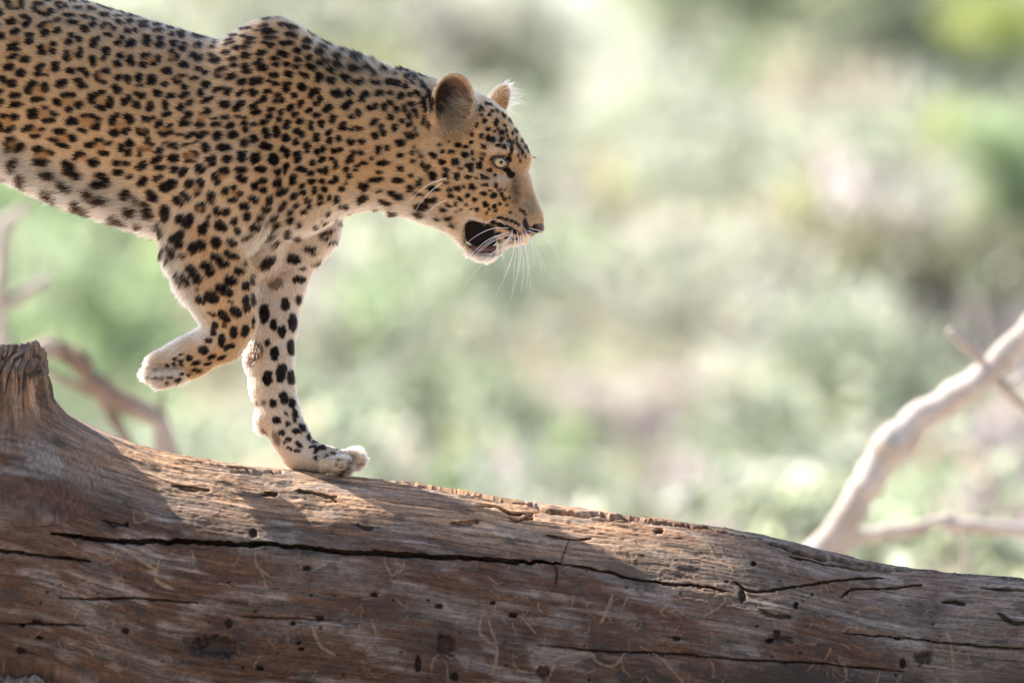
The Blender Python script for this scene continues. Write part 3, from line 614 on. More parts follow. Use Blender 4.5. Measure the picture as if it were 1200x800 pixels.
    c = c*(1-ch_[:,None])+np.array([0.76,0.70,0.62])*ch_[:,None]
    pk_ = (nl < 6)*sstep(212, 188, x)*(y > 395)
    c = c*(1-0.45*pk_[:,None])+np.array([0.40,0.27,0.155])*0.45*pk_[:,None]
    sp_ = (nl < 6)*sstep(250, 225, x)*(y > 395)*sstep(0.25, 0.5, vnoise(x/3.4+5, y/3.0, n/4))*sstep(420, 432, y+0.25*(x-200))
    c = c*(1-0.7*sp_[:,None])+np.array([0.06,0.035,0.022])*0.7*sp_[:,None]
    # marks
    order = np.argsort(x); xs = x[order]
    wx = x+1.3*vnoise(x/3.1, y/3.1, n/6)+0.9*vnoise(x/1.4+9, y/1.4, n/3); wy = y+1.3*vnoise(x/3.1+40, y/3.1, n/6)+0.9*vnoise(x/1.4, y/1.4+9, n/3)
    for kind, (X, Y, N, a, b, an) in MK:
        R = max(a, b)*1.5+3
        i0 = np.searchsorted(xs, X-R); i1 = np.searchsorted(xs, X+R)
        if i1 <= i0: continue
        ii = order[i0:i1]
        ii = ii[(np.abs(y[ii]-Y) < R) & (np.abs(n[ii]-N) < R*1.8+6)]
        if not len(ii): continue
        jt = 1.0 if kind in (0, 3) else 0.45
        dx = x[ii]+(wx[ii]-x[ii])*jt-X; dy = y[ii]+(wy[ii]-y[ii])*jt-Y
        u = dx*math.cos(an)+dy*math.sin(an); v = -dx*math.sin(an)+dy*math.cos(an)
        ms = min(a, b)
        g = (np.abs(u)/a)**2.3+(np.abs(v)/b)**2.3
        f = (np.sqrt(g)-1)*ms
        if kind == 2:
            k = sstep(1.5, -2.0, f)*0.7; cc = DTAN
        elif kind == 3:
            k = sstep(1.5, -1.5, f)*0.8; cc = np.array([0.075,0.035,0.022])
        else:
            k = sstep(0.9, -0.7, f)*nz; cc = BLK
        c[ii] = c[ii]*(1-k[:,None])+cc*k[:,None]
    # bare black skin inside the mouth and at the lip corner
    px, py = x, y
    dm = poly_sdf(px.astype(np.float32), py.astype(np.float32), MP)
    km = sstep(1.6, -0.4, dm)*(n > -30)
    c = c*(1-km[:,None])+np.array([0.010,0.008,0.008])*km[:,None]
    return c
# ------------------------------------------------------------------ leopard objects
leopard = empty("leopard", P(340, 556, -20))
tag(leopard, "spotted leopard stepping down along the fallen log with one forepaw raised and mouth half open", "leopard")
def attr_mat(name, kind):
    m, nt, out = mat_new(name)
    at = nt.nodes.new("ShaderNodeAttribute"); at.attribute_name = "col"
    if kind == 'skin':
        b = nt.nodes.new("ShaderNodeBsdfPrincipled"); b.inputs["Roughness"].default_value = 0.65; b.inputs["Specular IOR Level"].default_value = 0.25
        nt.links.new(at.outputs["Color"], b.inputs["Base Color"]); nt.links.new(b.outputs[0], out.inputs[0])
    else:
        b = nt.nodes.new("ShaderNodeBsdfHairPrincipled")
        b.model = 'CHIANG'; b.parametrization = 'COLOR'
        b.inputs["Roughness"].default_value = 0.5; b.inputs["Radial Roughness"].default_value = 0.65; b.inputs["Coat"].default_value = 0.0
        b.inputs["IOR"].default_value = 1.12
        nt.links.new(at.outputs["Color"], b.inputs["Color"])
        nt.links.new(b.outputs[0], out.inputs[0])
    return m
m_skin = attr_mat("leopard_skin", 'skin')
m_fur = attr_mat("leopard_fur", 'fur')
CV = coat(V, VN)
nose_k = g2(V[:,0], V[:,1], 634, 266, 7, 8)
body = mesh_np("body", W(V), Q if QW_OK else Q[:, ::-1], m_skin, None, True, CV*0.85)
parent_keep(body, leopard)
print('coat', round(time.time()-T0, 1))

# hair flow
FLOW = []
def fl(pts, w=1.0):
    for a, b in zip(pts[:-1], pts[1:]):
        a = np.array(a, float); b = np.array(b, float)
        d = b-a; L = np.linalg.norm(d)
        for t in np.linspace(0.1, 0.9, max(2, int(L/30))):
            FLOW.append((a+d*t, d/L, w))
for n_ in (95, -95):
    fl([(540,110,n_*.5),(450,90,n_*.5),(330,60,n_*.6),(100,30,n_*.8),(-300,20,n_*.8)])
    fl([(500,180,n_*.6),(380,175,n_),(200,160,n_),(0,110,n_),(-280,60,n_)])
    fl([(480,230,n_*.5),(380,230,n_*.8),(300,290,n_)]); fl([(200,230,n_),(60,195,n_),(-200,150,n_)])
    fl([(300,150,n_),(250,220,n_),(205,290,n_)]); fl([(330,200,n_*.9),(280,260,n_)])
    fl([(640,262,n_*.2),(626,215,n_*.2),(610,160,n_*.25),(560,112,n_*.4)])
    fl([(630,255,n_*.4),(590,235,n_*.45),(545,215,n_*.6),(500,200,n_*.6)]); fl([(600,160,n_*.4),(560,150,n_*.5),(510,160,n_*.55)])
    fl([(610,285,n_*.4),(570,300,n_*.3),(520,275,n_*.3),(460,255,n_*.3)]); fl([(580,240,n_*.5),(530,255,n_*.5)])
fl([(270,260,90),(235,310,80),(215,340,70)]); fl([(290,290,80),(262,345,90),(268,392,80)]); fl([(285,395,60),(226,420,52),(165,440,46)])
fl([(350,250,-20),(334,310,-15),(318,380,-10),(314,420,-8),(320,460,-8),(336,508,-8),(352,532,-10),(385,536,-10),(430,545,-10)])
fl([(350,260,-80),(330,320,-70),(315,400,-60),(330,480,-50),(345,530,-45),(430,545,-40)])
fl([(-220,100,90),(-160,200,90),(-188,300,80),(-160,410,60),(-115,445,50)]); fl([(-240,100,-90),(-250,200,-90),(-318,310,-70),(-300,410,-40),(-258,435,-30)])
fl([(-285,60,0),(-340,95,4),(-395,165,10),(-430,250,16),(-455,325,22),(-478,370,26)])
FP = np.array([f[0] for f in FLOW]); FD_ = np.array([f[1] for f in FLOW])
def flow(p):
    out = np.zeros_like(p)
    for i in range(0, len(p), 40000):
        q = p[i:i+40000]
        d2 = ((q[:,None,:]-FP[None])**2).sum(2)+100
        w = 1/d2**2.0
        out[i:i+40000] = (w[:,:,None]*FD_[None]).sum(1)/w.sum(1)[:,None]
    return out
# sample roots
fa = np.linalg.norm(FN, axis=1)*0.5
fc = V[Q].mean(1); fnm = FN/(np.linalg.norm(FN, axis=1)[:,None]+1e-9)
wgt = np.where(fc[:,0] < -25, 0.20, 1.0)
wgt *= np.where((fnm[:,2] < -0.25) & (fc[:,1] < 300), 0.35, 1.0)
wgt *= np.where(fc[:,0] > 485, 1.9, 1.0)
dmth = poly_sdf(fc[:,0], fc[:,1], MP)
wgt *= np.where((dmth < 1.2) & (fc[:,2] > -32) & (fc[:,0] < 592), 0.0, 1.0)
eyed = np.hypot((fc[:,0]-EYE[0])/1.0, (fc[:,1]-EYE[1])/0.92)
wgt *= np.where((eyed < 8.6) & (fc[:,2] > 20), 0.0, 1.0)
nosem = (poly_sdf(fc[:,0], fc[:,1], np.array([(629,259),(637,257),(645,258),(645,270),(636,273.5),(625,277),(620,272),(613,262),(615,257),(619,262),(624,266)], float)) < 0.2)
wgt *= np.where(nosem, 0.0, 1.0)
NH = 430000
pr = fa*wgt; cdf = np.cumsum(pr)/pr.sum()
fi_ = np.searchsorted(cdf, rng.random(NH))
u = rng.random(NH)[:,None]; v = rng.random(NH)[:,None]
q = Q[fi_]
def bil(A): return (A[q[:,0]]*(1-u)+A[q[:,1]]*u)*(1-v)+(A[q[:,3]]*(1-u)+A[q[:,2]]*u)*v
RP = bil(V); RN = bil(VN); RN /= np.linalg.norm(RN, axis=1)[:,None]
fd = flow(RP)
fd += 0.12*np.stack([vnoise(RP[:,0]/7, RP[:,1]/7, RP[:,2]/7+k*9) for k in range(3)], 1)+0.16*np.stack([vnoise(RP[:,0]/2.4, RP[:,1]/2.4, RP[:,2]/3+k*9) for k in range(3)], 1) + 0.22*rng.normal(size=(NH,3))*0.5
fd -= (fd*RN).sum(1)[:,None]*RN; fd /= np.linalg.norm(fd, axis=1)[:,None]+1e-6
x, y, n = RP.T
L = np.full(NH, 9.0)
L = np.where(x < 300, 9.0, L)
L *= np.interp(x, [480, 520, 560, 600, 640], [1.0, 0.8, 0.62, 0.5, 0.42])
dfl = np.minimum(dist_chain(RP, FARLEG[2:], 0.78), dist_chain(RP, NEARLEG[3:], 0.72))
L = np.where(dfl < 6, 6.3, L)
L = np.where((dfl < 6) & (y > 505), 3.6, L)
bel = sstep(0.35, 0.9, RN[:,1])*(x < 330)*(y < 310)
L *= 1+0.7*bel
thr = g2(x, y, 565, 300, 45, 14)+0.4*g2(x, y, 505, 262, 50, 12)
L *= 1+0.9*np.clip(thr, 0, 1)
rear = sstep(-0.2, -0.8, RN[:,0])*(dist_chain(RP, NEARLEG, 0.72) < 6)*(y > 290)
L *= 1+0.5*rear
neck = g2(x, y, 430, 75, 50, 22); L *= 1+0.5*neck
earr = (np.hypot((x-531)/27, (y-122)/38) < 1.05) & (n > 38)
L = np.where(earr, 3.5, L)
reH = np.hypot((x-531)/27, (y-122)/38)
tuft = ((n > 38) & (x > 516) & (x < 562) & (y > 118) & (y < 168) & (reH < 1.25) & (x+0.6*(y-120) > 534))
tsel = tuft & (rng.random(NH) < 0.5)
L = np.where(tsel, rng.uniform(8, 19, NH), L)
tear = (n < -12) & (x > 581) & (y < 126) & (x < 604) & (rng.random(NH) < 0.06)
L = np.where(tear, rng.uniform(9, 18, NH), L)
far_dir = np.stack([np.full(NH,0.9)+0.2*rng.normal(size=NH), 0.05+0.35*rng.normal(size=NH), 0.3*rng.normal(size=NH)], 1)
fd = np.where(tear[:,None], far_dir, fd)
tdir = np.stack([-0.75+0.5*rng.normal(size=NH)*0.8, -0.45+0.5*rng.normal(size=NH), 0.45+0.3*rng.normal(size=NH)], 1)
fd = np.where(tsel[:,None], tdir, fd); fd /= np.linalg.norm(fd, axis=1)[:,None]
L *= rng.uniform(0.65, 1.2, NH)
lift = np.full(NH, 0.26)
lift = np.where(dfl < 6, 0.24, lift); lift = lift*(1+0.8*bel)+0.25*neck+0.12*rear
lift = np.where((x > 590), 0.34, lift)
lift = np.where(tsel, 0.5, lift)
lift = np.where(x < 480, lift*1.0, lift)
lift = lift*rng.uniform(0.6, 1.5, NH)
# coat colour looked up a little along the hair, so the marks lie where the hair ends cover them
MID = RP+fd*(L*0.45)[:,None]
HC = coat(MID, RN)
HC = np.where(tear[:,None], np.array([0.46,0.37,0.28]), HC)
HC = np.where(tsel[:,None], np.array([0.44,0.32,0.21])*rng.uniform(0.3,1.4,NH)[:,None], HC)
clump = 1+0.16*vnoise(x/2.2, y/2.2, n/3)
var = rng.normal(1.0, 0.16, NH)*clump
fr_ = sstep(0.7, 0.98, RN[:,1])*(y < 320)*(x < 600)*sstep(0.12, 0.25, HC.mean(1))
HC = HC*(1-0.6*fr_[:,None])+np.array([0.80,0.74,0.66])*0.6*fr_[:,None]  # white belly fringe, brightened further: backlight painted into the hair colour
HC = np.clip(HC*var[:,None], 0.004, 0.92)
tipl = rng.random(NH) < 0.0
K = 4
ts = np.linspace(0, 1, K)
pts = np.zeros((NH, K, 3))
curl = rng.normal(0, 0.10, (NH, 3))
for k, t in enumerate(ts):
    pts[:,k] = RP - RN*0.8 + fd*(L*t)[:,None] + RN*(L*lift*(t*1.15-0.45*t*t)*1.6)[:,None] + curl*(L*t*t)[:,None]
PW = W(pts.reshape(-1,3))
hc = bpy.data.hair_curves.new("fur")
hc.add_curves([K]*NH)
hc.attributes["position"].data.foreach_set("vector", PW.astype(np.float32).ravel())
ra = hc.attributes.get("radius") or hc.attributes.new("radius", 'FLOAT', 'POINT')
rad = np.array([0.36, 0.34, 0.24, 0.05])*S
rr = np.tile(rad, (NH,1))*np.where(x > 485, 0.72, 1.0)[:,None]
ra.data.foreach_set("value", rr.astype(np.float32).ravel())
ca = hc.attributes.new("col", 'FLOAT_COLOR', 'CURVE')
c4 = np.ones((NH,4), np.float32); c4[:,:3] = HC
ca.data.foreach_set("color", c4.ravel())
hc.materials.append(m_fur)
fur = bpy.data.objects.new("fur", hc); COL.objects.link(fur); parent_keep(fur, leopard)
print('fur', round(time.time()-T0, 1))

# eyes
m_iris = principled("iris_amber", (0.46, 0.36, 0.17), 0.2, 0.5, noise=(900, (0.33, 0.25, 0.11)))
m_black = principled("pupil_black", (0.004,0.004,0.004), 0.2)
m_lid = principled("eyelid_black_skin", (0.012,0.010,0.009), 0.4)
mc, nt, out = mat_new("eye_cornea")
gl = nt.nodes.new("ShaderNodeBsdfGlass"); gl.inputs["IOR"].default_value = 1.2; gl.inputs["Roughness"].default_value = 0.0
nt.links.new(gl.outputs[0], out.inputs[0])
def sphere(name, c, r, mat, parent, sc_=(1,1,1), seg=24, rings=16):
    vs_ = []; fs = []
    for i in range(rings+1):
        th = math.pi*i/rings
        for j in range(seg):
            ph = 2*math.pi*j/seg
            vs_.append((r*sc_[0]*math.sin(th)*math.cos(ph), r*sc_[1]*math.cos(th)*-1, r*sc_[2]*math.sin(th)*math.sin(ph)))
    for i in range(rings):
        for j in range(seg):
            fs.append((i*seg+j, i*seg+(j+1)%seg, (i+1)*seg+(j+1)%seg, (i+1)*seg+j))
    me = bpy.data.meshes.new(name); me.from_pydata(vs_, [], fs)
    for p_ in me.polygons: p_.use_smooth = True
    me.materials.append(mat)
    o = bpy.data.objects.new(name, me); COL.objects.link(o)
    o.location = Vector(c)
    if parent: parent_keep(o, parent)
    return o
def eye(cx, cy, cn, side):
    e = sphere("eye", P(cx, cy, cn), 7.4*S, m_iris, leopard)
    # pupil: small dark disc bulging from the eyeball, turned forward
    d = Vector((0.28, -side*1.0, 0.02)).normalized()
    for nm, rad_, off, mt in (("pupil", 2.3, 6.4, m_black), ("iris_ring", 6.9, 2.2, m_lid)):
        if nm == "iris_ring": 
            continue
        o = sphere(nm, Vector(P(cx, cy, cn))+d*off*S, rad_*S, mt, None, (1, 1, 1), 14, 8)
        o.parent = e; o.matrix_parent_inverse = e.matrix_world.inverted()
        o.matrix_parent_inverse = Matrix.Translation(Vector(P(cx, cy, cn))-Vector((0,0,0))).inverted() if False else Matrix.Identity(4)
        o.location = d*off*S
    return e
eye(EYE[0], EYE[1], eye_n-1.0, 1)
eye(EYE[0]+8, EYE[1], hm(590)-42, -1)
# lids: dark rims round the eye opening
def rim(cx, cy, cn, side):
    pts_ = []
    for a in np.linspace(0, 2*np.pi, 25)[:-1]:
        ca_, sa = math.cos(a), math.sin(a)
        px = cx+8.0*ca_+(2.2 if ca_ > 0.85 else 0); py = cy+6.6*sa*(1.0 if sa > 0 else 0.92)+1.6*ca_
        pts_.append((px, py, cn+side*(5.2-1.2*abs(ca_)-1.4*ca_)))
    pts_.append(pts_[0])
    return tube_ob("eyelid", pts_, [1.15]*len(pts_), m_lid, leopard, seg=8)
rim(EYE[0], EYE[1], eye_n-1.0, 1)
# tongue, gum and lower teeth
m_tong = principled("tongue_pink", (0.20,0.085,0.075), 0.35, 0.5, noise=(300,(0.05,0.02,0.02)))
m_tooth = principled("tooth_ivory", (0.62,0.55,0.40), 0.3)
tn = hm(575)
tube_ob("tongue", [(550,290,tn-4),(562,293,tn-3),(575,293,tn-2),(584,290,tn-2),(587,287.5,tn-2)], [3,4,4,3,1.5], m_tong, leopard, seg=12)
tube_ob("tooth", [(583,296,tn+14),(583.5,290,tn+14.5),(582.5,285.5,tn+14)], [1.7,1.3,0.3], m_tooth, leopard, seg=8)
tube_ob("tooth", [(584,281,tn+18),(583.5,288,tn+18.5),(582,294,tn+18)], [2.3,1.7,0.3], m_tooth, leopard, seg=8)
# nose leather
m_nose = principled("nose_leather", (0.16,0.085,0.065), 0.35, 0.5, noise=(700,(0.05,0.03,0.025)), bump=0.0008)
def nose():
    nn = hm(632)
    vs_ = []; rings = 14; seg = 20
    for i in range(rings+1):
        th = math.pi*i/rings
        for j in range(seg):
            ph = 2*math.pi*j/seg
            dx, dy, dn = math.cos(th), math.sin(th)*math.cos(ph), math.sin(th)*math.sin(ph)
            X = 631.5+6.5*dx; Y = 266+7.2*dy+1.5*dx; N = nn+15*dn*(1-0.35*max(0, dy))
            # nostril comma on each side
            for s in (1, -1):
                g = math.exp(-(((X-630.5)/4.6)**2+((Y-268)/2.8)**2+((N-(nn+s*13))/6.5)**2))
                N -= s*5.0*g; X -= 1.0*g
            vs_.append((X, Y, N))
    fs = [(i*seg+j, (i+1)*seg+j, (i+1)*seg+(j+1)%seg, i*seg+(j+1)%seg) for i in range(rings) for j in range(seg)]
    me = bpy.data.meshes.new("nose"); me.from_pydata(W(np.array(vs_)).tolist(), [], fs)
    for p_ in me.polygons: p_.use_smooth = True
    me.materials.append(m_nose)
    o = bpy.data.objects.new("nose", me); COL.objects.link(o); parent_keep(o, leopard)
nose()
# whiskers
m_whisk = principled("whisker_white", (0.85,0.83,0.78), 0.35, 0.5)
def whisker(p0, p1, sag, r=0.42, side=1):
    p0 = np.array(p0, float); p1 = np.array(p1, float)
    m1 = p0*0.62+p1*0.38+np.array(sag, float)*0.9; m2 = p0*0.28+p1*0.72+np.array(sag, float)*0.75
    pts_ = resample([p0, m1, m2, p1], 12)
    return tube_ob("whisker", pts_, np.linspace(r, 0.10, 12), m_whisk, leopard, seg=5)
wn_ = hm(604)
WH = [((596,268),(546,287),(0,-7)),((592,274),(532,322),(4,-12)),((596,276),(552,306),(0,-5)),((600,277),(543,336),(6,-9)),((598,272),(556,300),(-1,-4)),
 ((604,276),(580,348),(6,-2)),((607,277),(598,352),(5,0)),((602,272),(572,310),(3,-4)),((610,276),(604,330),(3,0)),((612,274),(617,338),(4,0)),
 ((600,268),(590,300),(4,0)),((606,271),(609,318),(2,0)),((616,273),(634,322),(5,-2)),((618,271),(655,306),(6,-6)),((620,268),(652,292),(4,-5)),
 ((614,268),(626,312),(4,0)),((598,280),(566,322),(3,-5)),((604,282),(590,326),(3,-2)),((609,280),(610,345),(4,0)),((592,264),(567,266),(0,-7))]
for a, b, sg in WH:
    whisker((*a, wn_+rng.uniform(33,37)), (*b, wn_+rng.uniform(44,75)), (*sg, 6))
for a, b, sg in [((622,262),(660,256),(0,-3)),((622,266),(662,276),(0,-3)),((620,268),(650,296),(3,-2)),((616,272),(640,318),(3,0)),((612,276),(622,340),(2,0)),((606,276),(600,346),(0,0))]:
    whisker((*a, hm(610)-33), (*b, hm(610)-70), (*sg, -6), 0.36)
for a, b, sg in [((524,210),(478,240),(0,-6)),((518,216),(486,250),(0,-4)),((523,236),(500,252),(0,-2))]:
    whisker((*a, 66), (*b, 76), (*sg, 3))
for a, b, sg in [((604,172),(636,140),(0,-8)),((606,174),(655,160),(0,-6)),((600,170),(625,138),(-2,-6)),((607,177),(652,176),(0,-4))]:
    whisker((*a, hm(600)-20), (*b, hm(600)-32), (*sg, 0), 0.30)
tube_ob("eyelash", [(620,183,hm(612)-16),(626,184.5,hm(612)-24),(629,185,hm(612)-28)], [1.0,0.8,0.2], m_lid, leopard, seg=6)
# ------------------------------------------------------------------ fallen log
LT = [(-640,428),(-300,443),(-150,460),(0,481),(60,489),(100,502),(150,517),(200,532),(300,547),(400,558),(450,562),(500,568),(600,585),(700,598),(800,612),(850,619),(900,628),(950,641),(1000,654),(1050,663),(1100,669),(1200,677),(1520,702)]
LTA = np.array(LT, float)
LRA = np.array([(-640,225),(0,205),(300,185),(600,170),(900,158),(1200,150),(1520,142)], float)
# cross-section of the trunk (depth towards the viewer, drop below the ridge) for a size of 185: a flatter upper face, then a steep flank
PF = [(0,0),(22,4),(50,18),(92,51),(122,77),(139,98),(153,135),(162,190),(158,250),(132,315),(60,362),(0,372)]
PB = [(0,0),(-40,6),(-100,40),(-155,110),(-178,190),(-150,290),(-70,352),(0,372)]
def _arc(p):
    q = resample(p, 400); L = np.concatenate([[0], np.cumsum(np.linalg.norm(np.diff(q, axis=0), axis=1))]); return q, L
PFq, PFL = _arc(PF); PBq, PBL = _arc(PB)
_su = np.concatenate([-PBL[::-1], PFL[1:]]); _pq = np.concatenate([PBq[::-1], PFq[1:]])
_tg = np.gradient(_pq, axis=0); _tg /= np.linalg.norm(_tg, axis=1)[:,None]
# smooth tangents a little
_k = np.hanning(31); _k /= _k.sum()
_tg = np.stack([np.convolve(np.pad(_tg[:,c], 15, mode='edge'), _k, 'valid') for c in range(2)], 1)
SMAX, SMIN = PFL[-1], -PBL[-1]
def prof(su):
    n = np.interp(su, _su, _pq[:,0]); d = np.interp(su, _su, _pq[:,1])
    tn = np.interp(su, _su, _tg[:,0]); td = np.interp(su, _su, _tg[:,1])
    return n, d, td, -tn      # outward normal (n, down)
def s_of_n(nu): return np.interp(nu, PFq[:280,0], PFL[:280])
def s_of_d(du): return np.interp(du, PFq[:,1], PFL)
def ltop(x): return smooth_interp(x, LTA[:,0], LTA[:,1], 14)
def lrad(x): return smooth_interp(x, LRA[:,0], LRA[:,1], 30)
RX0, RX1, RY0, RY1, RH = -30.0, 1240.0, 380.0, 830.0, 0.5
rw, rh_ = int((RX1-RX0)/RH), int((RY1-RY0)/RH)
A_crack = np.zeros((rw, rh_), np.float32); A_pit = np.zeros((rw, rh_), np.float32); A_track = np.zeros((rw, rh_), np.float32); A_dark = np.zeros((rw, rh_), np.float32); A_lip = np.zeros((rw, rh_), np.float32)
def stroke(A, pts, w, val, soft=0.6, wob=0.0, n=None, taper=True):
    pts = np.asarray(pts, float)
    L = np.linalg.norm(np.diff(pts, axis=0), axis=1).sum()
    n = n or max(4, int(L/4))
    q = resample(pts, n)
    if wob:
        sd_ = rng.random()*50
        t = np.linspace(0, L, n)
        q[:,1] += wob*vnoise(t/13, sd_, 0)+0.5*wob*vnoise(t/4.5, sd_, 3)
    for i in range(n-1):
        a, b = q[i], q[i+1]
        f = (i+0.5)/n
        ww = w*((min(1, min(f, 1-f)*6+0.25)) if taper else 1)*(0.75+0.5*rng.random() if wob else 1)
        R = ww+2
        i0 = max(0, int((min(a[0],b[0])-R-RX0)/RH)); i1 = min(rw, int((max(a[0],b[0])+R-RX0)/RH)+2)
        j0 = max(0, int((min(a[1],b[1])-R-RY0)/RH)); j1 = min(rh_, int((max(a[1],b[1])+R-RY0)/RH)+2)
        if i1 <= i0 or j1 <= j0: continue
        X = (RX0+np.arange(i0,i1)*RH)[:,None]; Y = (RY0+np.arange(j0,j1)*RH)[None,:]
        e = b-a; t = np.clip(((X-a[0])*e[0]+(Y-a[1])*e[1])/(e@e+1e-9), 0, 1)
        d = np.hypot(X-a[0]-t*e[0], Y-a[1]-t*e[1])
        v = val*sstep(ww*0.5+soft, ww*0.5-soft, d)
        A[i0:i1,j0:j1] = np.maximum(A[i0:i1,j0:j1], v)
def blob(A, x, y, a, b, val, ang=0, soft=0.35):
    R = max(a,b)*1.6+2
    i0 = max(0, int((x-R-RX0)/RH)); i1 = min(rw, int((x+R-RX0)/RH)); j0 = max(0, int((y-R-RY0)/RH)); j1 = min(rh_, int((y+R-RY0)/RH))
    if i1 <= i0 or j1 <= j0: return
    X = (RX0+np.arange(i0,i1)*RH)[:,None]; Y = (RY0+np.arange(j0,j1)*RH)[None,:]
    X, Y = np.broadcast_arrays(X, Y)
    nx = 0.35*min(a,b)*fbm(X/4, Y/4, x, 2)
    c, s = math.cos(ang), math.sin(ang)
    u = (X-x)*c+(Y-y)*s+nx; v = -(X-x)*s+(Y-y)*c+nx
    g = np.sqrt((u/a)**2+(v/b)**2)
    A[i0:i1,j0:j1] = np.maximum(A[i0:i1,j0:j1], val*sstep(1+soft, 1-soft, g))
# long drying cracks
stroke(A_crack, [(60,624),(110,630),(180,634),(240,636),(320,640),(400,647),(500,652),(600,657),(655,661)], 4.6, 16, 0.8, 1.3)
stroke(A_crack, [(650,660),(700,667),(760,680),(820,687),(850,692)], 1.9, 8, 0.7, 1.0)
stroke(A_crack, [(-30,641),(0,644),(30,648),(60,652),(105,657)], 2.6, 9, 0.7, 1.0)
stroke(A_crack, [(70,700),(120,702),(150,700),(200,704),(232,707)], 1.6, 6, 0.6, 1.0)
stroke(A_crack, [(-10,730),(40,731),(100,732)], 1.6, 5, 0.6, .6)
stroke(A_crack, [(280,722),(330,724),(400,727)], 1.5, 5, 0.6, .6)
stroke(A_crack, [(630,755),(700,762),(780,765),(860,772),(960,777),(1060,786)], 1.5, 6, 0.6, 1.0)
stroke(A_crack, [(985,741),(1060,748),(1120,755),(1235,764)], 1.4, 6, 0.6, 1.0)
stroke(A_crack, [(450,563.5),(500,570),(540,577),(600,587),(660,600),(740,607),(800,617),(840,622.5),(900,638),(960,652.5),(1050,666),(1120,673),(1235,679)], 4.0, 11, 0.8, 1.6)
stroke(A_crack, [(555,593),(580,595),(600,603),(612,603),(635,598)], 2.2, 6, 0.7, 1.5)
stroke(A_crack, [(695,607),(730,611),(745,608)], 2.4, 6, 0.6, 1)
stroke(A_crack, [(860,683),(880,692),(920,690),(960,683),(1000,678),(1035,678)], 2.2, 6, 0.7, 1.8)
stroke(A_crack, [(925,654),(960,660),(1000,665),(1055,670)], 2.2, 6, 0.7, 1.2)
stroke(A_crack, [(985,700),(1000,692),(1040,690),(1080,686)], 2.4, 5, 0.7, 1.6)
stroke(A_crack, [(210,539),(250,545),(300,551),(330,554)], 2.4, 6, 0.6, 1.2)
stroke(A_crack, [(272,553),(290,555),(306,556)], 2.2, 5, 0.6, 1)
stroke(A_crack, [(640,627),(670,633),(692,631)], 2.0, 5, 0.6, 1.4)
stroke(A_crack, [(1150,690),(1180,693),(1210,694)], 2.8, 5, 0.8, 1.6)
stroke(A_crack, [(1170,722),(1190,732),(1215,730)], 3.6, 5, 1.0, 1.6)
stroke(A_crack, [(1105,706),(1130,709)], 2.8, 5, 0.8, 1.2)
stroke(A_crack, [(646,662),(653,669),(651,684)], 1.6, 3, 0.8, 1.4)
stroke(A_crack, [(668,632),(662,646),(656,662)], 1.4, 2.5, 0.8, 1.6)
for a in [(207,569,240,573,5),(352,575,390,582,3.2),(530,613,556,615,5),(420,616,440,617,3),(440,644,470,650,3.4),(600,610,620,607,2.5),(125,610,145,612,3),(905,748,925,750,2),(895,716,922,722,3)]:
    for q_ in range(2):
        o_ = rng.normal(0, 1.6, 4)
        stroke(A_crack, [(a[0]-4+o_[0],a[1]+o_[1]),((a[0]+a[2])/2,(a[1]+a[3])/2+1+o_[2]),(a[2]+4,a[3]+o_[3])], a[4]*0.62, 4.5, 0.9, 2.2, n=14)
blob(A_crack, 315, 578, 9, 3.5, 6); blob(A_pit, 249, 757, 30, 10, 9, 0.08); blob(A_pit, 238, 754, 7, 6, 14); blob(A_pit, 33, 793, 30, 6, 5)
for x_, y_, a_, b_ in [(268,730,5,4),(147,739,4,2.6),(42,729,6,3),(26,732,3,2),(25,762,5,3.5),(46,747,4,1.5),(360,667,5,3),(375,725,4.5,3),(343,730,3,2),(438,697,4,2.6),(514,710,4.5,2.6),(490,778,3,9),(601,720,5,2.4),(578,706,3,1.6),(297,627,4.5,4),(305,783,3.5,2),(350,753,2.5,1.5),(353,760,3,1.8),(1082,771,10,6),(910,741,4,4),(793,748,4,2.5),(902,750,5,3),(1058,777,3,5),(532,791,4,4),(636,787,8,6),(772,623,5,3),(883,661,3,3),(1052,748,3,2),(933,709,3,3),(870,698,4,6),(522,757,10,12)]:
    blob(A_pit, x_, y_, a_, b_, 8.0)
for _ in range(45):
    blob(A_pit, rng.uniform(-20,1230), rng.uniform(650,810), rng.uniform(0.9,2.2), rng.uniform(0.8,1.6), 4.0)
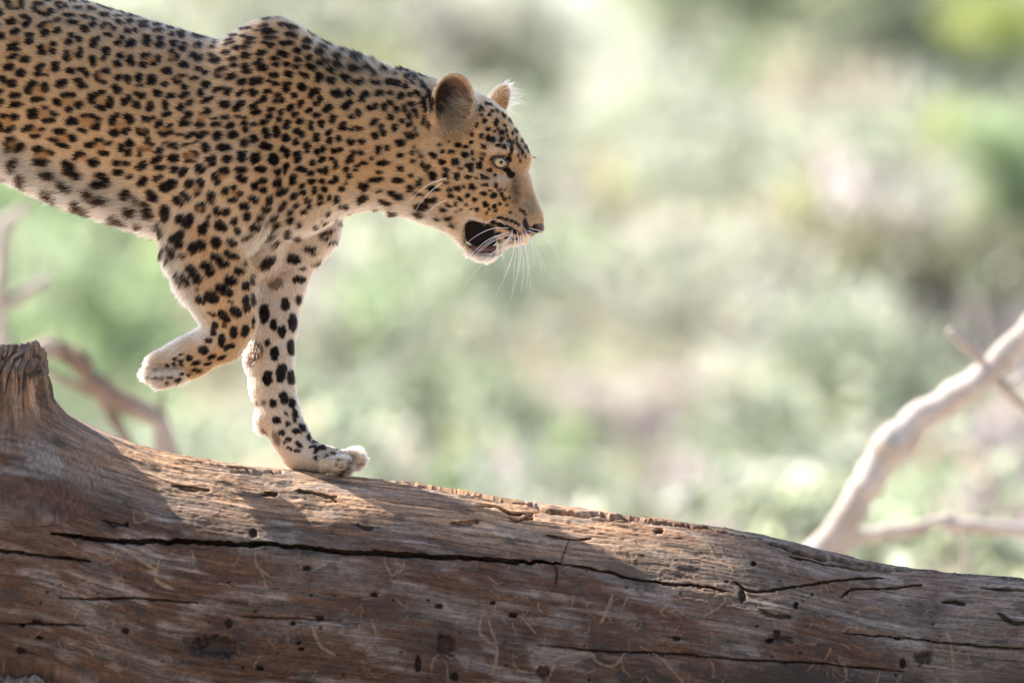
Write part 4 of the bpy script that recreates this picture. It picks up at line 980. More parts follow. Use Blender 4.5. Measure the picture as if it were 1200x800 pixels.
# mud galleries of insects: raised, pale
def squig(x, y, L, w, dirn=1.57, h=1.0, wander=0.5):
    pts_ = [(x, y)]; a = dirn+rng.normal(0, 0.4)
    for _ in range(max(3, int(L/5))):
        a += rng.normal(0, wander); x += 5*math.cos(a); y += 5*math.sin(a); pts_.append((x, y))
    stroke(A_track, pts_, w, h, 0.6, 0.3)
for pl_, w_ in [([(143,640),(160,652),(178,664),(183,668),(182,678),(190,685),(203,690)],5.5),([(186,655),(185,662),(181,668)],4.5),([(366,733),(370,745),(377,758),(392,767)],5),([(436,727),(441,743),(440,752),(427,765)],3),([(505,786),(508,772),(515,768),(523,776),(525,798)],2.6),([(519,768),(530,770)],6),([(564,722),(562,740),(572,752),(582,757),(581,775),(575,790)],5),([(572,722),(576,738),(582,752)],4),([(608,722),(618,730),(628,742)],3.4),([(300,645),(300,660),(308,675),(312,690)],3),([(158,588),(168,596),(174,606),(168,610),(158,608),(157,600)],2.4),([(815,632),(830,640),(840,655),(858,665)],5),([(845,640),(850,655),(866,668)],3),([(805,672),(812,682),(830,690),(850,700),(842,712),(825,722)],3),([(183,775),(190,768),(197,766),(201,774)],2.2),([(450,648),(452,662),(460,674),(470,668),(474,660)],3),([(640,800),(650,780),(655,770),(690,765),(700,775),(720,780),(735,760)],4),([(718,697),(712,712),(705,728)],6),([(735,700),(728,715)],3),([(760,760),(780,775),(800,800)],4),([(790,710),(800,718)],3),([(280,765),(278,756)],2),([(1000,720),(1010,712),(1030,712),(1035,718)],3),([(985,742),(995,735),(1015,738)],3),([(1110,740),(1115,760),(1118,790)],4)]:
    stroke(A_track, pl_, w_*0.65, 0.75, 0.9, 1.6)
for _ in range(300):
    y_ = rng.uniform(640, 805); x_ = rng.uniform(-20, 1230)
    if rng.random() < 0.8: x_ = rng.choice([110,300,450,600,700,760,830,960,1110])+rng.normal(0, 24)
    squig(x_, y_, rng.uniform(5, 20), rng.uniform(0.6, 1.6), rng.choice([1.57,1.57,1.2,1.9,0.3]), rng.uniform(0.35, 0.9), 0.45)
for _ in range(60):
    squig(rng.uniform(-20,1230), rng.uniform(560, 700), rng.uniform(8, 26), rng.uniform(0.8, 2.0), rng.uniform(0,3), rng.uniform(0.3, 0.7), 0.6)
# charred and damp stains
for x_, y_, a_, b_, v_ in [(950,797,95,17,0.95),(1050,800,40,16,0.7),(1085,717,24,12,0.7),(760,800,30,14,0.5),(20,745,60,30,0.35),(450,710,40,12,0.45),(520,756,36,20,0.5),(600,750,36,22,0.5),(250,757,34,14,0.6),(130,600,30,18,0.3),(700,745,50,40,0.35),(600,672,20,10,0.3),(330,577,22,8,0.25),(760,665,60,14,0.4),(880,675,40,10,0.4),(1190,800,40,20,0.4)]:
    blob(A_dark, x_, y_, a_, b_, v_, 0.05, 0.9)
def rsample(A, px, py):
    fx = (px-RX0)/RH; fy = (py-RY0)/RH
    ok = (fx >= 0) & (fx < rw-1.01) & (fy >= 0) & (fy < rh_-1.01)
    fx = np.clip(fx, 0, rw-1.01); fy = np.clip(fy, 0, rh_-1.01)
    i = fx.astype(int); j = fy.astype(int); u = fx-i; v = fy-j
    r = (A[i,j]*(1-u)+A[i+1,j]*u)*(1-v)+(A[i,j+1]*(1-u)+A[i+1,j+1]*u)*v
    return np.where(ok, r, 0)
def woodcol(x, s, px, py, near, crack, pit, track, dark, stubk=0.0):
    """weathered wood: x along the grain, s round the trunk (0 on the ridge)"""
    blot = 0.5+0.5*fbm(x/110+3, s/42, 1.5, 4)
    blot2 = 0.5+0.5*fbm(x/55+13, s/22, 8.5, 4)
    streak = fbm(x/70, s/3.2, 4.1, 3)
    fine = fbm(x/22, s/1.3, 9.0, 2)
    spk = fbm(x/3.0, s/2.6, 2.2, 2)
    grey = np.array([0.148,0.110,0.083]); brown = np.array([0.106,0.056,0.032]); tanw = np.array([0.42,0.265,0.160]); silver = np.array([0.25,0.212,0.182]); dirt = np.array([0.055,0.040,0.031])
    c = grey[None]*(1-0*x[:,None])
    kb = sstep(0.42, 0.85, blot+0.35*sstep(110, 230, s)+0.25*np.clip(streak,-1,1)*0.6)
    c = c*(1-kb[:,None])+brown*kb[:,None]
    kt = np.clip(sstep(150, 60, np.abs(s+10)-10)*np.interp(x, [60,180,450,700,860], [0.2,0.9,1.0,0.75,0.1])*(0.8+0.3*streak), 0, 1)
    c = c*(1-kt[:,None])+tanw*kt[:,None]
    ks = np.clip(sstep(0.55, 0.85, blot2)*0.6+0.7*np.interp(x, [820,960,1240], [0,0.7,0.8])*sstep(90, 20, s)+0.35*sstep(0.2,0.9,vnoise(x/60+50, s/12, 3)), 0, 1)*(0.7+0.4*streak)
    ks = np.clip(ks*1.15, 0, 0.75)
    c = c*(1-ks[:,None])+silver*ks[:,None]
    c = c*np.clip(1+0.30*streak+0.30*fine+0.22*spk, 0.25, 2)[:,None]
    kd = np.clip(sstep(0.25, 0.8, -fbm(x/26+70, s/15, 5.5, 4))*0.6+dark*(0.8+0.5*sstep(-0.3,0.5,spk+streak)), 0, 0.93)
    c = c*(1-kd[:,None])+dirt*kd[:,None]
    tr = np.clip(track*(0.8+0.3*spk), 0, 1)
    c = c*(1-tr[:,None])+np.array([0.31,0.21,0.13])*tr[:,None]
    kc = np.clip(crack/6, 0, 1)*0.35  # crack colour darkened: dirt plus painted shade of the recess
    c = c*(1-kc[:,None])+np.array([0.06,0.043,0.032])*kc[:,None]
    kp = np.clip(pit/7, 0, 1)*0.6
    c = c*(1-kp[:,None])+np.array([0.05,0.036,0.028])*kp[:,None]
    c = np.clip(c/0.15, 0.01, 6)**1.15*0.130
    return np.clip(c, 0.005, 0.8)
def log_point(x, su):
    R = lrad(x)/185.0; T = ltop(x)
    n, d, nn, nd = prof(su)
    return T+d*R, n*R, R, su*R, nn, nd
def log_disp(x, s, px, py, near):
    cr = rsample(A_crack, px, py)*near; pt = rsample(A_pit, px, py)*near; tr = rsample(A_track, px, py)*near; dk = rsample(A_dark, px, py)*near
    d = 4.0*fbm(x/170, s/95, 0.3, 3)*sstep(0, 40, np.abs(s))+1.1*fbm(x/55, s/13, 5, 3)*sstep(-2, 20, np.abs(s))+0.7*fbm(x/26, s/3.4, 7, 3)+0.45*fbm(x/11, s/1.7, 17, 2)+0.3*fbm(x/4, s/3, 11, 2)
    cut = cr*2.3+pt*1.3
    d = d+tr*1.3*(0.7+0.3*vnoise(x/2, s/2, 0))
    # flat scabs standing proud of the grain
    sc_ = sstep(0.25, 0.33, fbm(x/34+20, s/13, 9.7, 3))*0.9
    return d+sc_, cut, cr, pt, tr, dk
xs_ = np.concatenate([np.arange(-640,-30,9.0), np.arange(-30,1232,1.3), np.arange(1232,1520,9.0)])
ths = np.concatenate([np.arange(SMIN+9,-100,9.0), np.arange(-100,335,1.3), np.arange(335,SMAX,9.0)])
Xg, Tg = np.meshgrid(xs_, ths, indexing='ij')
x = Xg.ravel(); th = Tg.ravel()
y, n, R, s, nn_, nd_ = log_point(x, th)
pp = persp(np.stack([x,y,n],1)); near = ((th > -22) & (th < 420)).astype(float)
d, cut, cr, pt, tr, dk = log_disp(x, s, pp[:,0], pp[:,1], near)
kh = sstep(0.35, 0.65, nn_)      # on the flank the drying cracks run level into the trunk
y2 = y+nd_*d-nd_*cut*(1-kh)+0.12*cut*kh*0; n2 = n+nn_*d-(nn_*(1-kh)+kh)*cut
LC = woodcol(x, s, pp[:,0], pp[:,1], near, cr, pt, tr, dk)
LV = np.stack([x, y2, n2], 1)
nx_, nt_ = len(xs_), len(ths)
ii = np.arange(nx_-1)[:,None]*nt_; jj = np.arange(nt_)[None,:]; j2 = (jj+1) % nt_
LQ = np.stack([ii+jj, ii+nt_+jj, ii+nt_+j2, ii+j2], -1).reshape(-1,4)
# end faces
for e_, sgn in ((0, 0), (nx_-1, 1)):
    cidx = len(LV)
    ring = LV[e_*nt_:(e_+1)*nt_]
    LV = np.concatenate([LV, ring.mean(0)[None]+np.array([[(-6 if sgn == 0 else 6),0,0]])])
    LC = np.concatenate([LC, [[0.2,0.15,0.1]]])
    a = e_*nt_+np.arange(nt_); b = e_*nt_+(np.arange(nt_)+1) % nt_
    f = np.stack([a,b,np.full(nt_,cidx),np.full(nt_,cidx)],1)
    LEND = f if sgn == 0 else np.concatenate([LEND, f[:, [1,0,2,3]]])
m_wood, nt, out = mat_new("weathered_wood")
b = nt.nodes.new("ShaderNodeBsdfPrincipled"); b.inputs["Roughness"].default_value = 0.75; b.inputs["Specular IOR Level"].default_value = 0.3
at = nt.nodes.new("ShaderNodeAttribute"); at.attribute_name = "col"
tc = nt.nodes.new("ShaderNodeTexCoord"); mp = nt.nodes.new("ShaderNodeMapping"); mp.inputs["Scale"].default_value = (60, 700, 700)
nt.links.new(tc.outputs["Object"], mp.inputs[0])
nz = nt.nodes.new("ShaderNodeTexNoise"); nz.inputs["Scale"].default_value = 1.0; nz.inputs["Detail"].default_value = 6; nz.inputs["Roughness"].default_value = 0.65
nt.links.new(mp.outputs[0], nz.inputs["Vector"])
mr = nt.nodes.new("ShaderNodeMapRange"); mr.inputs[1].default_value = 0.3; mr.inputs[2].default_value = 0.7; mr.inputs[3].default_value = 0.70; mr.inputs[4].default_value = 1.3
nt.links.new(nz.outputs[0], mr.inputs[0])
mx = nt.nodes.new("ShaderNodeMix"); mx.data_type = 'RGBA'; mx.blend_type = 'MULTIPLY'; mx.inputs[0].default_value = 1.0
nt.links.new(at.outputs["Color"], mx.inputs[6]); nt.links.new(mr.outputs[0], mx.inputs[7])
nt.links.new(mx.outputs[2], b.inputs["Base Color"])
bp = nt.nodes.new("ShaderNodeBump"); bp.inputs["Strength"].default_value = 0.7; bp.inputs["Distance"].default_value = 0.0016
nt.links.new(nz.outputs[0], bp.inputs["Height"]); nt.links.new(bp.outputs[0], b.inputs["Normal"])
nt.links.new(b.outputs[0], out.inputs[0])
log = empty("fallen_log", P(440, 920, 0))
tag(log, "weathered dead tree trunk across the foreground, cracked and beetle-holed, under the leopard", "log")
def tri_quads(q): return q
# faces with repeated last index are triangles: build two meshes' worth in one call via from quads + tris
def mesh_mixed(name, verts, quads, tris, mat, col):
    me = bpy.data.meshes.new(name)
    verts = np.asarray(verts, np.float32)
    me.vertices.add(len(verts)); me.vertices.foreach_set("co", verts.ravel())
    nl = quads.size+tris.size
    me.loops.add(nl); me.loops.foreach_set("vertex_index", np.concatenate([quads.ravel(), tris.ravel()]).astype(np.int32))
    me.polygons.add(len(quads)+len(tris))
    me.polygons.foreach_set("loop_start", np.concatenate([np.arange(len(quads))*4, quads.size+np.arange(len(tris))*3]).astype(np.int32))
    me.polygons.foreach_set("loop_total", np.concatenate([np.full(len(quads),4), np.full(len(tris),3)]).astype(np.int32))
    me.polygons.foreach_set("use_smooth", np.ones(len(quads)+len(tris), bool))
    me.update(calc_edges=True)
    a = me.color_attributes.new("col", 'FLOAT_COLOR', 'POINT')
    c4_ = np.ones((len(verts),4), np.float32); c4_[:, :3] = col
    a.data.foreach_set("color", c4_.ravel())
    me.materials.append(mat)
    ob = bpy.data.objects.new(name, me); COL.objects.link(ob); return ob
def wind_ok(V_, Q_, c):
    f = V_[Q_[len(Q_)//2]]
    nn_ = np.cross(f[1]-f[0], f[2]-f[0]); return nn_ @ (f.mean(0)-c) > 0
WV = W(LV)
_m = LQ[(nx_//2)*nt_+nt_//2]; _f = WV[_m]; _c = np.array([_f.mean(0)[0], 0, WV[(nx_//2)*nt_:(nx_//2+1)*nt_].mean(0)[2]])
if np.cross(_f[1]-_f[0], _f[2]-_f[0]) @ (_f.mean(0)-_c) < 0: LQ = LQ[:, ::-1]; LEND = LEND[:, [1,0,2,3]]
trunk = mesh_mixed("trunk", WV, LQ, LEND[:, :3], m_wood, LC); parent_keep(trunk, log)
# broken branch stub growing out of the ridge at the left
SX, SN = 2.0, 14.0
def stub_h(rho, ph):
    """height above the trunk, by distance from the stub axis"""
    r0 = 48+3.5*np.sin(3*ph+1)+2.5*np.sin(7*ph)
    e = rho-r0
    h = np.where(e < 0, 85.0, 0)
    return h
nph = 360

rows = []
# profile: (radius offset from r0, height factor); top plate, broken rim, wall, flare
hs = [(-48,83),(-40,84),(-30,82),(-20,86),(-12,83),(-7,88),(-3,86),(-1,82)]
PRF = [(-48,80),(-42,82),(-36,79),(-30,83),(-25,80),(-20,85),(-16,81),(-12,86),(-8,82),(-5,86),(-2.5,85),(-0.8,82)]
wall = [(0.0,80),(0.6,76),(0.8,72),(1.0,67),(1.2,62),(1.5,56),(1.9,50),(2.5,44),(3.2,37),(4.2,31),(5.6,26),(7.6,21.5),(10.5,17.5),(14.5,14),(20,11),(27,8.5),(36,6.5),(46,4.8),(57,3.4),(68,2.2),(80,1.0),(94,-0.6),(106,-3.0)]
W2 = []
wa = np.array(wall); tt = np.linspace(0, len(wall)-1, 84)
W2 = np.stack([np.interp(tt, np.arange(len(wall)), wa[:,k]) for k in range(2)], 1)
P2 = np.array(PRF, float); tt = np.linspace(0, len(PRF)-1, 34); P2 = np.stack([np.interp(tt, np.arange(len(PRF)), P2[:,k]) for k in range(2)], 1)
PR = np.concatenate([P2, W2])
ph = np.arange(nph)/nph*2*math.pi
PH, KK = np.meshgrid(ph, np.arange(len(PR)))
off = PR[:,0][KK]; hh = PR[:,1][KK]; hh = np.where(hh > 40, 40+(hh-40)*0.74, hh)
r0 = 48+3.0*np.sin(3*PH+1)+2.0*np.sin(7*PH)+1.0*np.sin(13*PH+2)
flare = np.clip(off, 0, None)
rho = np.where(off < 0, r0*(1+off/48.0), r0+off*(1+0.25*np.cos(PH)))
sx = SX+rho*np.cos(PH); sn = SN+rho*np.sin(PH)*np.where(off>0, 0.95, 1)
# trunk surface under this point
def trunk_y(x_, n_):
    R_ = lrad(x_); T_ = ltop(x_)
    nu = np.asarray(n_)*185.0/R_
    su = np.where(nu >= 0, s_of_n(np.abs(nu)), -np.interp(np.abs(nu), -PBq[:200,0], PBL[:200]))
    nq, dq, _a, _b = prof(su)
    return T_+dq*R_/185.0, su*R_/185.0
ty, tth = trunk_y(sx.ravel(), sn.ravel()); ty = ty.reshape(sx.shape); tth = tth.reshape(sx.shape)
ty0 = 481.0
wf_ = sstep(0, 60, hh)
basey = ty*(1-wf_)+ty0*wf_
topk = (off < 0)
rough = (6.0*fbm(sx/19, sn/14, 0.5, 4)+1.6*vnoise(sx/3.4, sn/3.4, 2)+3.5*sstep(0.1,0.3,vnoise(sx/9,sn/7,7)))*topk
PW_ = PH+0.10*vnoise(PH*2.2, hh/24, 12)+0.006*hh
flutes = (3.2*vnoise(PW_*6, hh/34, 3)+2.2*vnoise(PW_*15, hh/16, 6)+1.2*vnoise(PW_*38, hh/12, 9)+0.6*vnoise(PW_*80, hh/7, 19))*sstep(-1, 2, off)*sstep(-2, 14, hh)
gro = 5.5*np.clip(1-np.abs(vnoise(PW_*9+hh/40, hh/18, 4))*3.2, 0, 1)*sstep(22, 40, hh)*(off >= -1)
rr_ = flutes-gro
sx2 = sx+rr_*np.cos(PH); sn2 = sn+rr_*np.sin(PH)
sy = basey-hh-rough*(1)
SV = np.stack([sx2.ravel(), sy.ravel(), sn2.ravel()], 1)
spp = persp(SV)
along = (hh/1.0).ravel()
# grain of the stub runs up the wall and bends into the trunk
ga_ = along; gs_ = (PH*48).ravel()
mixk = sstep(4, 22, along)
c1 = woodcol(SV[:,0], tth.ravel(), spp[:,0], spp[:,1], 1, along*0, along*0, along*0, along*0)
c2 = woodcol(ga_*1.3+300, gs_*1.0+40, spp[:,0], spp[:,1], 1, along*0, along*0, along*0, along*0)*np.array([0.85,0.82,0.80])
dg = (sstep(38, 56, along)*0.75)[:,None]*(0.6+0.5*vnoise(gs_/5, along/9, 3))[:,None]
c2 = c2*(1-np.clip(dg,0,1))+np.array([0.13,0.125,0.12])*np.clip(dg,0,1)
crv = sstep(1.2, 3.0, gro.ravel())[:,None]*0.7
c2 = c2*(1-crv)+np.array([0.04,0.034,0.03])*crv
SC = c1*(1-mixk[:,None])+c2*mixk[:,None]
nr = len(PR)
ii = np.arange(nr-1)[:,None]*nph; jj = np.arange(nph)[None,:]; j2 = (jj+1) % nph
SQ = np.stack([ii+jj, ii+j2, ii+nph+j2, ii+nph+jj], -1).reshape(-1,4)
SW = W(SV)
_f = SW[SQ[(nr//2)*nph]]
if np.cross(_f[1]-_f[0], _f[2]-_f[0]) @ (_f.mean(0)-np.array([(SX-600)*S, -SN*S, _f.mean(0)[2]])) < 0: SQ = SQ[:, ::-1]
stub = mesh_np("branch_stub", SW, SQ, m_wood, None, True, SC); parent_keep(stub, log)
# splinters lifting from the stub rim and crack edges
m_spl = principled("splinter_wood", (0.30,0.21,0.145), 0.8, 0.3, noise=(400,(0.12,0.085,0.06)))
for _ in range(9):
    a = rng.uniform(-0.4, 3.4); r_ = 46+rng.uniform(-6, 2); h_ = rng.uniform(1, 4)
    bx, bn = SX+r_*math.cos(a), SN+r_*math.sin(a); by = 409+rng.uniform(-1, 5)
    dxx = rng.uniform(-4, 4)
    tube_ob("splinter", [(bx,by+3,bn),(bx+dxx*0.4,by-h_*0.5,bn),(bx+dxx,by-h_,bn+rng.uniform(-1,2))], [rng.uniform(0.9,2.0),1.2,0.2], m_spl, log, seg=5, wob=0.25, seed=_)
for x0_, y0_, x1_, y1_ in [(1068,669,1100,671),(600,586,622,590),(842,622,852,617),(118,520,125,531),(1000,655,1022,658),(268,553,300,556.5)]:
    ty_, tt_ = trunk_y(np.array([x0_, x1_], float), np.array([20.0, 24.0]))
    tube_ob("splinter", [(x0_,ty_[0]-0.5,20),((x0_+x1_)/2,ty_.mean()-2.0,22),(x1_,ty_[1]-2.5,24)], [1.4,1.2,0.4], m_spl, log, seg=5, wob=0.2)
# plate of rough bark still clinging at the lower left
bu, bv = np.meshgrid(np.arange(-22, 70, 1.1), np.arange(0, 60, 1.1), indexing='ij')
bx = bu.ravel(); bs = bv.ravel()
yb0 = 783+4*vnoise(bx/14, 0, 0)+2.5*vnoise(bx/4, 0, 5)+np.clip(bx-50,0,None)*0.9
R_ = lrad(bx)/185.0; T_ = ltop(bx); tb = s_of_d((yb0-T_)/R_)+bs/R_
lift_ = 5*sstep(0, 3, bs)*sstep(70, 64, bx)+4.0*np.abs(fbm(bx/9, bs/9, 3.3, 3))+1.5*fbm(bx/3,bs/3,1,2)-1.0
nq_, dq_, an_, ad_ = prof(tb)
BV = np.stack([bx, T_+dq_*R_+ad_*lift_, nq_*R_+an_*lift_], 1)
bc = np.array([0.15,0.12,0.10])*(1+0.5*fbm(bx/6, bs/6, 4, 3))[:,None]
na, nb = bu.shape
ii = np.arange(na-1)[:,None]*nb; jj = np.arange(nb-1)[None,:]
BQ = np.stack([ii+jj, ii+nb+jj, ii+nb+jj+1, ii+jj+1], -1).reshape(-1,4)
bark = mesh_np("bark_plate", W(BV), BQ, m_wood, None, True, np.clip(bc,0.02,0.5)); parent_keep(bark, log)
print('log', round(time.time()-T0, 1))
# ------------------------------------------------------------------ terrain and background
def ground_h(X, Y):
    h = 1.5*sstep(14, 50, Y)+1.4*sstep(60, 120, Y)
    h = h+0.16*sstep(0.4, -1.6, X)*sstep(6, 0, np.abs(Y))*0.5
    h = h+0.06*fbm(X/3.0, Y/3.0, 0.5, 3)+0.35*fbm(X/17.0, Y/17.0, 3.5, 2)*sstep(15, 40, Y)
    return h
def axis_pts(lo, hi, c0, c1, fine, coarse):
    return np.unique(np.concatenate([np.geomspace(1, abs(lo-c0)+1, coarse)*-1+1+c0, np.arange(c0, c1, fine), np.geomspace(1, hi-c1+1, coarse)-1+c1]))
GXs = axis_pts(-900, 900, -12, 12, 0.25, 60); GYs = axis_pts(-300, 1500, -14, 70, 0.3, 60)
gxx, gyy = np.meshgrid(GXs, GYs, indexing='ij')
gz = ground_h(gxx.ravel(), gyy.ravel())
na, nb = gxx.shape
ii = np.arange(na-1)[:,None]*nb; jj = np.arange(nb-1)[None,:]
GQ = np.stack([ii+jj, ii+nb+jj, ii+nb+jj+1, ii+jj+1], -1).reshape(-1,4)
m_gr = principled("dusty_ground", (0.46,0.38,0.30), 0.95, 0.1)
nt = m_gr.node_tree; b = nt.nodes["Principled BSDF"]
tc = nt.nodes.new("ShaderNodeTexCoord")
n1 = nt.nodes.new("ShaderNodeTexNoise"); n1.inputs["Scale"].default_value = 0.45; n1.inputs["Detail"].default_value = 8
n2 = nt.nodes.new("ShaderNodeTexNoise"); n2.inputs["Scale"].default_value = 9; n2.inputs["Detail"].default_value = 8
nt.links.new(tc.outputs["Object"], n1.inputs["Vector"]); nt.links.new(tc.outputs["Object"], n2.inputs["Vector"])
cr_ = nt.nodes.new("ShaderNodeValToRGB"); cr_.color_ramp.elements[0].position = 0.35; cr_.color_ramp.elements[0].color = (0.17,0.145,0.135,1)
cr_.color_ramp.elements[1].position = 0.62; cr_.color_ramp.elements[1].color = (0.31,0.27,0.255,1)
e = cr_.color_ramp.elements.new(0.5); e.color = (0.20,0.22,0.13,1)
nt.links.new(n1.outputs[0], cr_.inputs[0])
mx = nt.nodes.new("ShaderNodeMix"); mx.data_type = 'RGBA'; mx.blend_type = 'OVERLAY'; mx.inputs[0].default_value = 0.6
sx_ = nt.nodes.new("ShaderNodeSeparateXYZ"); nt.links.new(tc.outputs["Object"], sx_.inputs[0])
mr_ = nt.nodes.new("ShaderNodeMapRange"); mr_.inputs[1].default_value = 7; mr_.inputs[2].default_value = 14; nt.links.new(sx_.outputs[1], mr_.inputs[0])
ms_ = nt.nodes.new("ShaderNodeMix"); ms_.data_type = 'RGBA'; ms_.inputs[6].default_value = (0.40,0.32,0.25,1)
nt.links.new(mr_.outputs[0], ms_.inputs[0]); nt.links.new(cr_.outputs[0], ms_.inputs[7])
nt.links.new(ms_.outputs[2], mx.inputs[6]); nt.links.new(n2.outputs[0], mx.inputs[7]); nt.links.new(mx.outputs[2], b.inputs["Base Color"])
ground = mesh_np("ground", np.stack([gxx.ravel(), gyy.ravel(), gz], 1), GQ, m_gr)
tag(ground, kind="structure")

def leafmat(name, c, trans=0.58, gloss=0.08):
    m, nt, out = mat_new(name)
    at = nt.nodes.new("ShaderNodeAttribute"); at.attribute_name = "col"
    mxx = nt.nodes.new("ShaderNodeMix"); mxx.data_type = 'RGBA'; mxx.blend_type = 'MULTIPLY'; mxx.inputs[0].default_value = 1
    mxx.inputs[7].default_value = (*c, 1); nt.links.new(at.outputs["Color"], mxx.inputs[6])
    d = nt.nodes.new("ShaderNodeBsdfDiffuse"); t = nt.nodes.new("ShaderNodeBsdfTranslucent")
    nt.links.new(mxx.outputs[2], d.inputs[0])
    hs = nt.nodes.new("ShaderNodeHueSaturation"); hs.inputs["Value"].default_value = 2.1; hs.inputs["Saturation"].default_value = 1.1
    nt.links.new(mxx.outputs[2], hs.inputs["Color"]); nt.links.new(hs.outputs[0], t.inputs[0])
    ms = nt.nodes.new("ShaderNodeMixShader"); ms.inputs[0].default_value = trans
    nt.links.new(d.outputs[0], ms.inputs[1]); nt.links.new(t.outputs[0], ms.inputs[2])
    g = nt.nodes.new("ShaderNodeBsdfGlossy"); g.inputs["Roughness"].default_value = 0.4
    m2 = nt.nodes.new("ShaderNodeMixShader"); m2.inputs[0].default_value = gloss
    nt.links.new(ms.outputs[0], m2.inputs[1]); nt.links.new(g.outputs[0], m2.inputs[2]); nt.links.new(m2.outputs[0], out.inputs[0])
    return m
LM = {'sage': leafmat("leaf_sage", (0.32,0.35,0.27)), 'fresh': leafmat("leaf_fresh", (0.27,0.33,0.21)), 'yellow': leafmat("leaf_yellow_green", (0.33,0.37,0.15)),
      'olive': leafmat("leaf_olive", (0.19,0.19,0.125), 0.45), 'straw': leafmat("dry_straw", (0.30,0.27,0.18), 0.4), 'mauve': leafmat("bare_thicket", (0.42,0.38,0.36), 0.3), 'dusty': leafmat("leaf_dusty", (0.48,0.48,0.41))}
m_bark = principled("pale_bark", (0.30,0.26,0.22), 0.9, 0.2, noise=(14,(0.16,0.13,0.11)), bump=0.01)
m_deadb = principled("brown_dead_branch", (0.42,0.35,0.30), 0.85, 0.2, noise=(9,(0.20,0.14,0.10)), bump=0.006)
m_dead = principled("bleached_branch", (0.50,0.455,0.41), 0.85, 0.2, noise=(14,(0.34,0.29,0.25)), bump=0.006)
def leaves(lobes, n, size, rg, aspect=0.45, droop=0.0):
    """many small leaf faces in clumps filling the lobes; lobes: (x,y,z,r)"""
    lobes = np.array(lobes, float); vol = lobes[:,3]**2.5; pick = rg.choice(len(lobes), n, p=vol/vol.sum())
    ncl = max(12, n//26)
    # clumps
    cp = rg.choice(len(lobes), ncl, p=vol/vol.sum())
    dirs = rg.normal(size=(ncl,3)); dirs /= np.linalg.norm(dirs, axis=1)[:,None]
    rad_ = lobes[cp,3]*rg.random(ncl)**0.45*rg.uniform(0.75,1.15,ncl)
    cc = lobes[cp,:3]+dirs*rad_[:,None]*np.array([1,1,0.8])
    k = rg.integers(0, ncl, n)
    csz = lobes[cp,3][k]*0.17
    c = cc[k]+rg.normal(size=(n,3))*csz[:,None]
    a = rg.normal(size=(n,3)); a[:,2] -= droop; a /= np.linalg.norm(a, axis=1)[:,None]
    b_ = np.cross(a, rg.normal(size=(n,3))); b_ /= np.linalg.norm(b_, axis=1)[:,None]
    sz = size*rg.uniform(0.6, 1.4, n)[:,None]
    nn_ = np.cross(a, b_)*sz*0.12
    v = np.stack([c-a*sz*0.5, c+b_*sz*aspect*0.5+nn_, c+a*sz*0.5, c-b_*sz*aspect*0.5+nn_], 1).reshape(-1,3)
    f = np.arange(n*4).reshape(-1,4)
    clv = rg.uniform(0.65, 1.3, ncl)[k]*rg.uniform(0.8,1.2,n)
    col = np.stack([clv*rg.uniform(0.9,1.12,n), clv, clv*rg.uniform(0.8,1.15,n)], 1).repeat(4, 0)
    return v, f, col
def U(px, py, D):
    """world point seen at (px,py) at distance D from the lens plane"""
    k = D/CAMD
    return ((px-600)*S*k, D-CAMD, (400-py)*S*k+CAMZ)
def tree(name, cat, label, group, px, pyc, D, lobes, kind, n, leaf, seed, twigs=5, sparse=1.0):
    """px,pyc: where the crown centre is seen; lobes (dx,dz,dy,r) in metres about it"""
    rg = np.random.default_rng(seed)
    cx, cy, cz = U(px, pyc, D)
    gz_ = float(ground_h(np.array([cx]), np.array([cy]))[0])
    root = empty(name, (cx, cy, gz_)); tag(root, label, cat, group)
    LB = [(cx+a, cy+c, max(cz+b, gz_+r*0.5), r) for a, b, c, r in lobes]
    v, f, col = leaves(LB, int(n*sparse), leaf, rg)
    o = mesh_np("crown", v, f, LM[kind], None, False, col); parent_keep(o, root)
    vs_ = []; qs = []; off_ = 0
    def addt(p, r, sg):
        nonlocal off_
        v_, q_ = tube(np.array(p), np.array(r), sg, wob=0.08, seed=seed)
        vs_.append(v_); qs.append(q_+off_); off_ += len(v_)
    tr_ = max(0.03, 0.035*max(l[3] for l in lobes)*2.0)
    mid = (cx+rg.normal(0,0.1), cy, (gz_+cz)/2)
    addt(resample([(cx+rg.normal(0,0.15), cy, gz_-0.1), mid, (cx, cy, cz)], 8), np.linspace(tr_*1.3, tr_*0.7, 8), 8)
    for l in LB:
        addt(resample([mid, ((mid[0]+l[0])/2+rg.normal(0,0.08), (mid[1]+l[1])/2, (mid[2]+l[2])/2+0.05), (l[0], l[1], l[2]+l[3]*0.4)], 7), np.linspace(tr_*0.6, tr_*0.12, 7), 6)
    v_ = np.concatenate(vs_); q_ = np.concatenate(qs)
    me = bpy.data.meshes.new("trunk"); me.from_pydata(v_.tolist(), [], [tuple(t) if t[2] != t[3] else tuple(t[:3]) for t in q_.tolist()])
    for p_ in me.polygons: p_.use_smooth = True
    me.materials.append(m_bark); t_ = bpy.data.objects.new("trunk", me); COL.objects.link(t_); parent_keep(t_, root)
    return root
def lob(seed, n, sx_, sz_, r0_, r1_):
    rg = np.random.default_rng(seed)
    return [(rg.uniform(-sx_, sx_), rg.uniform(-sz_, sz_), rg.uniform(-sx_, sx_)*0.6, rg.uniform(r0_, r1_)) for _ in range(n)]
TG = "trees on the far bank"
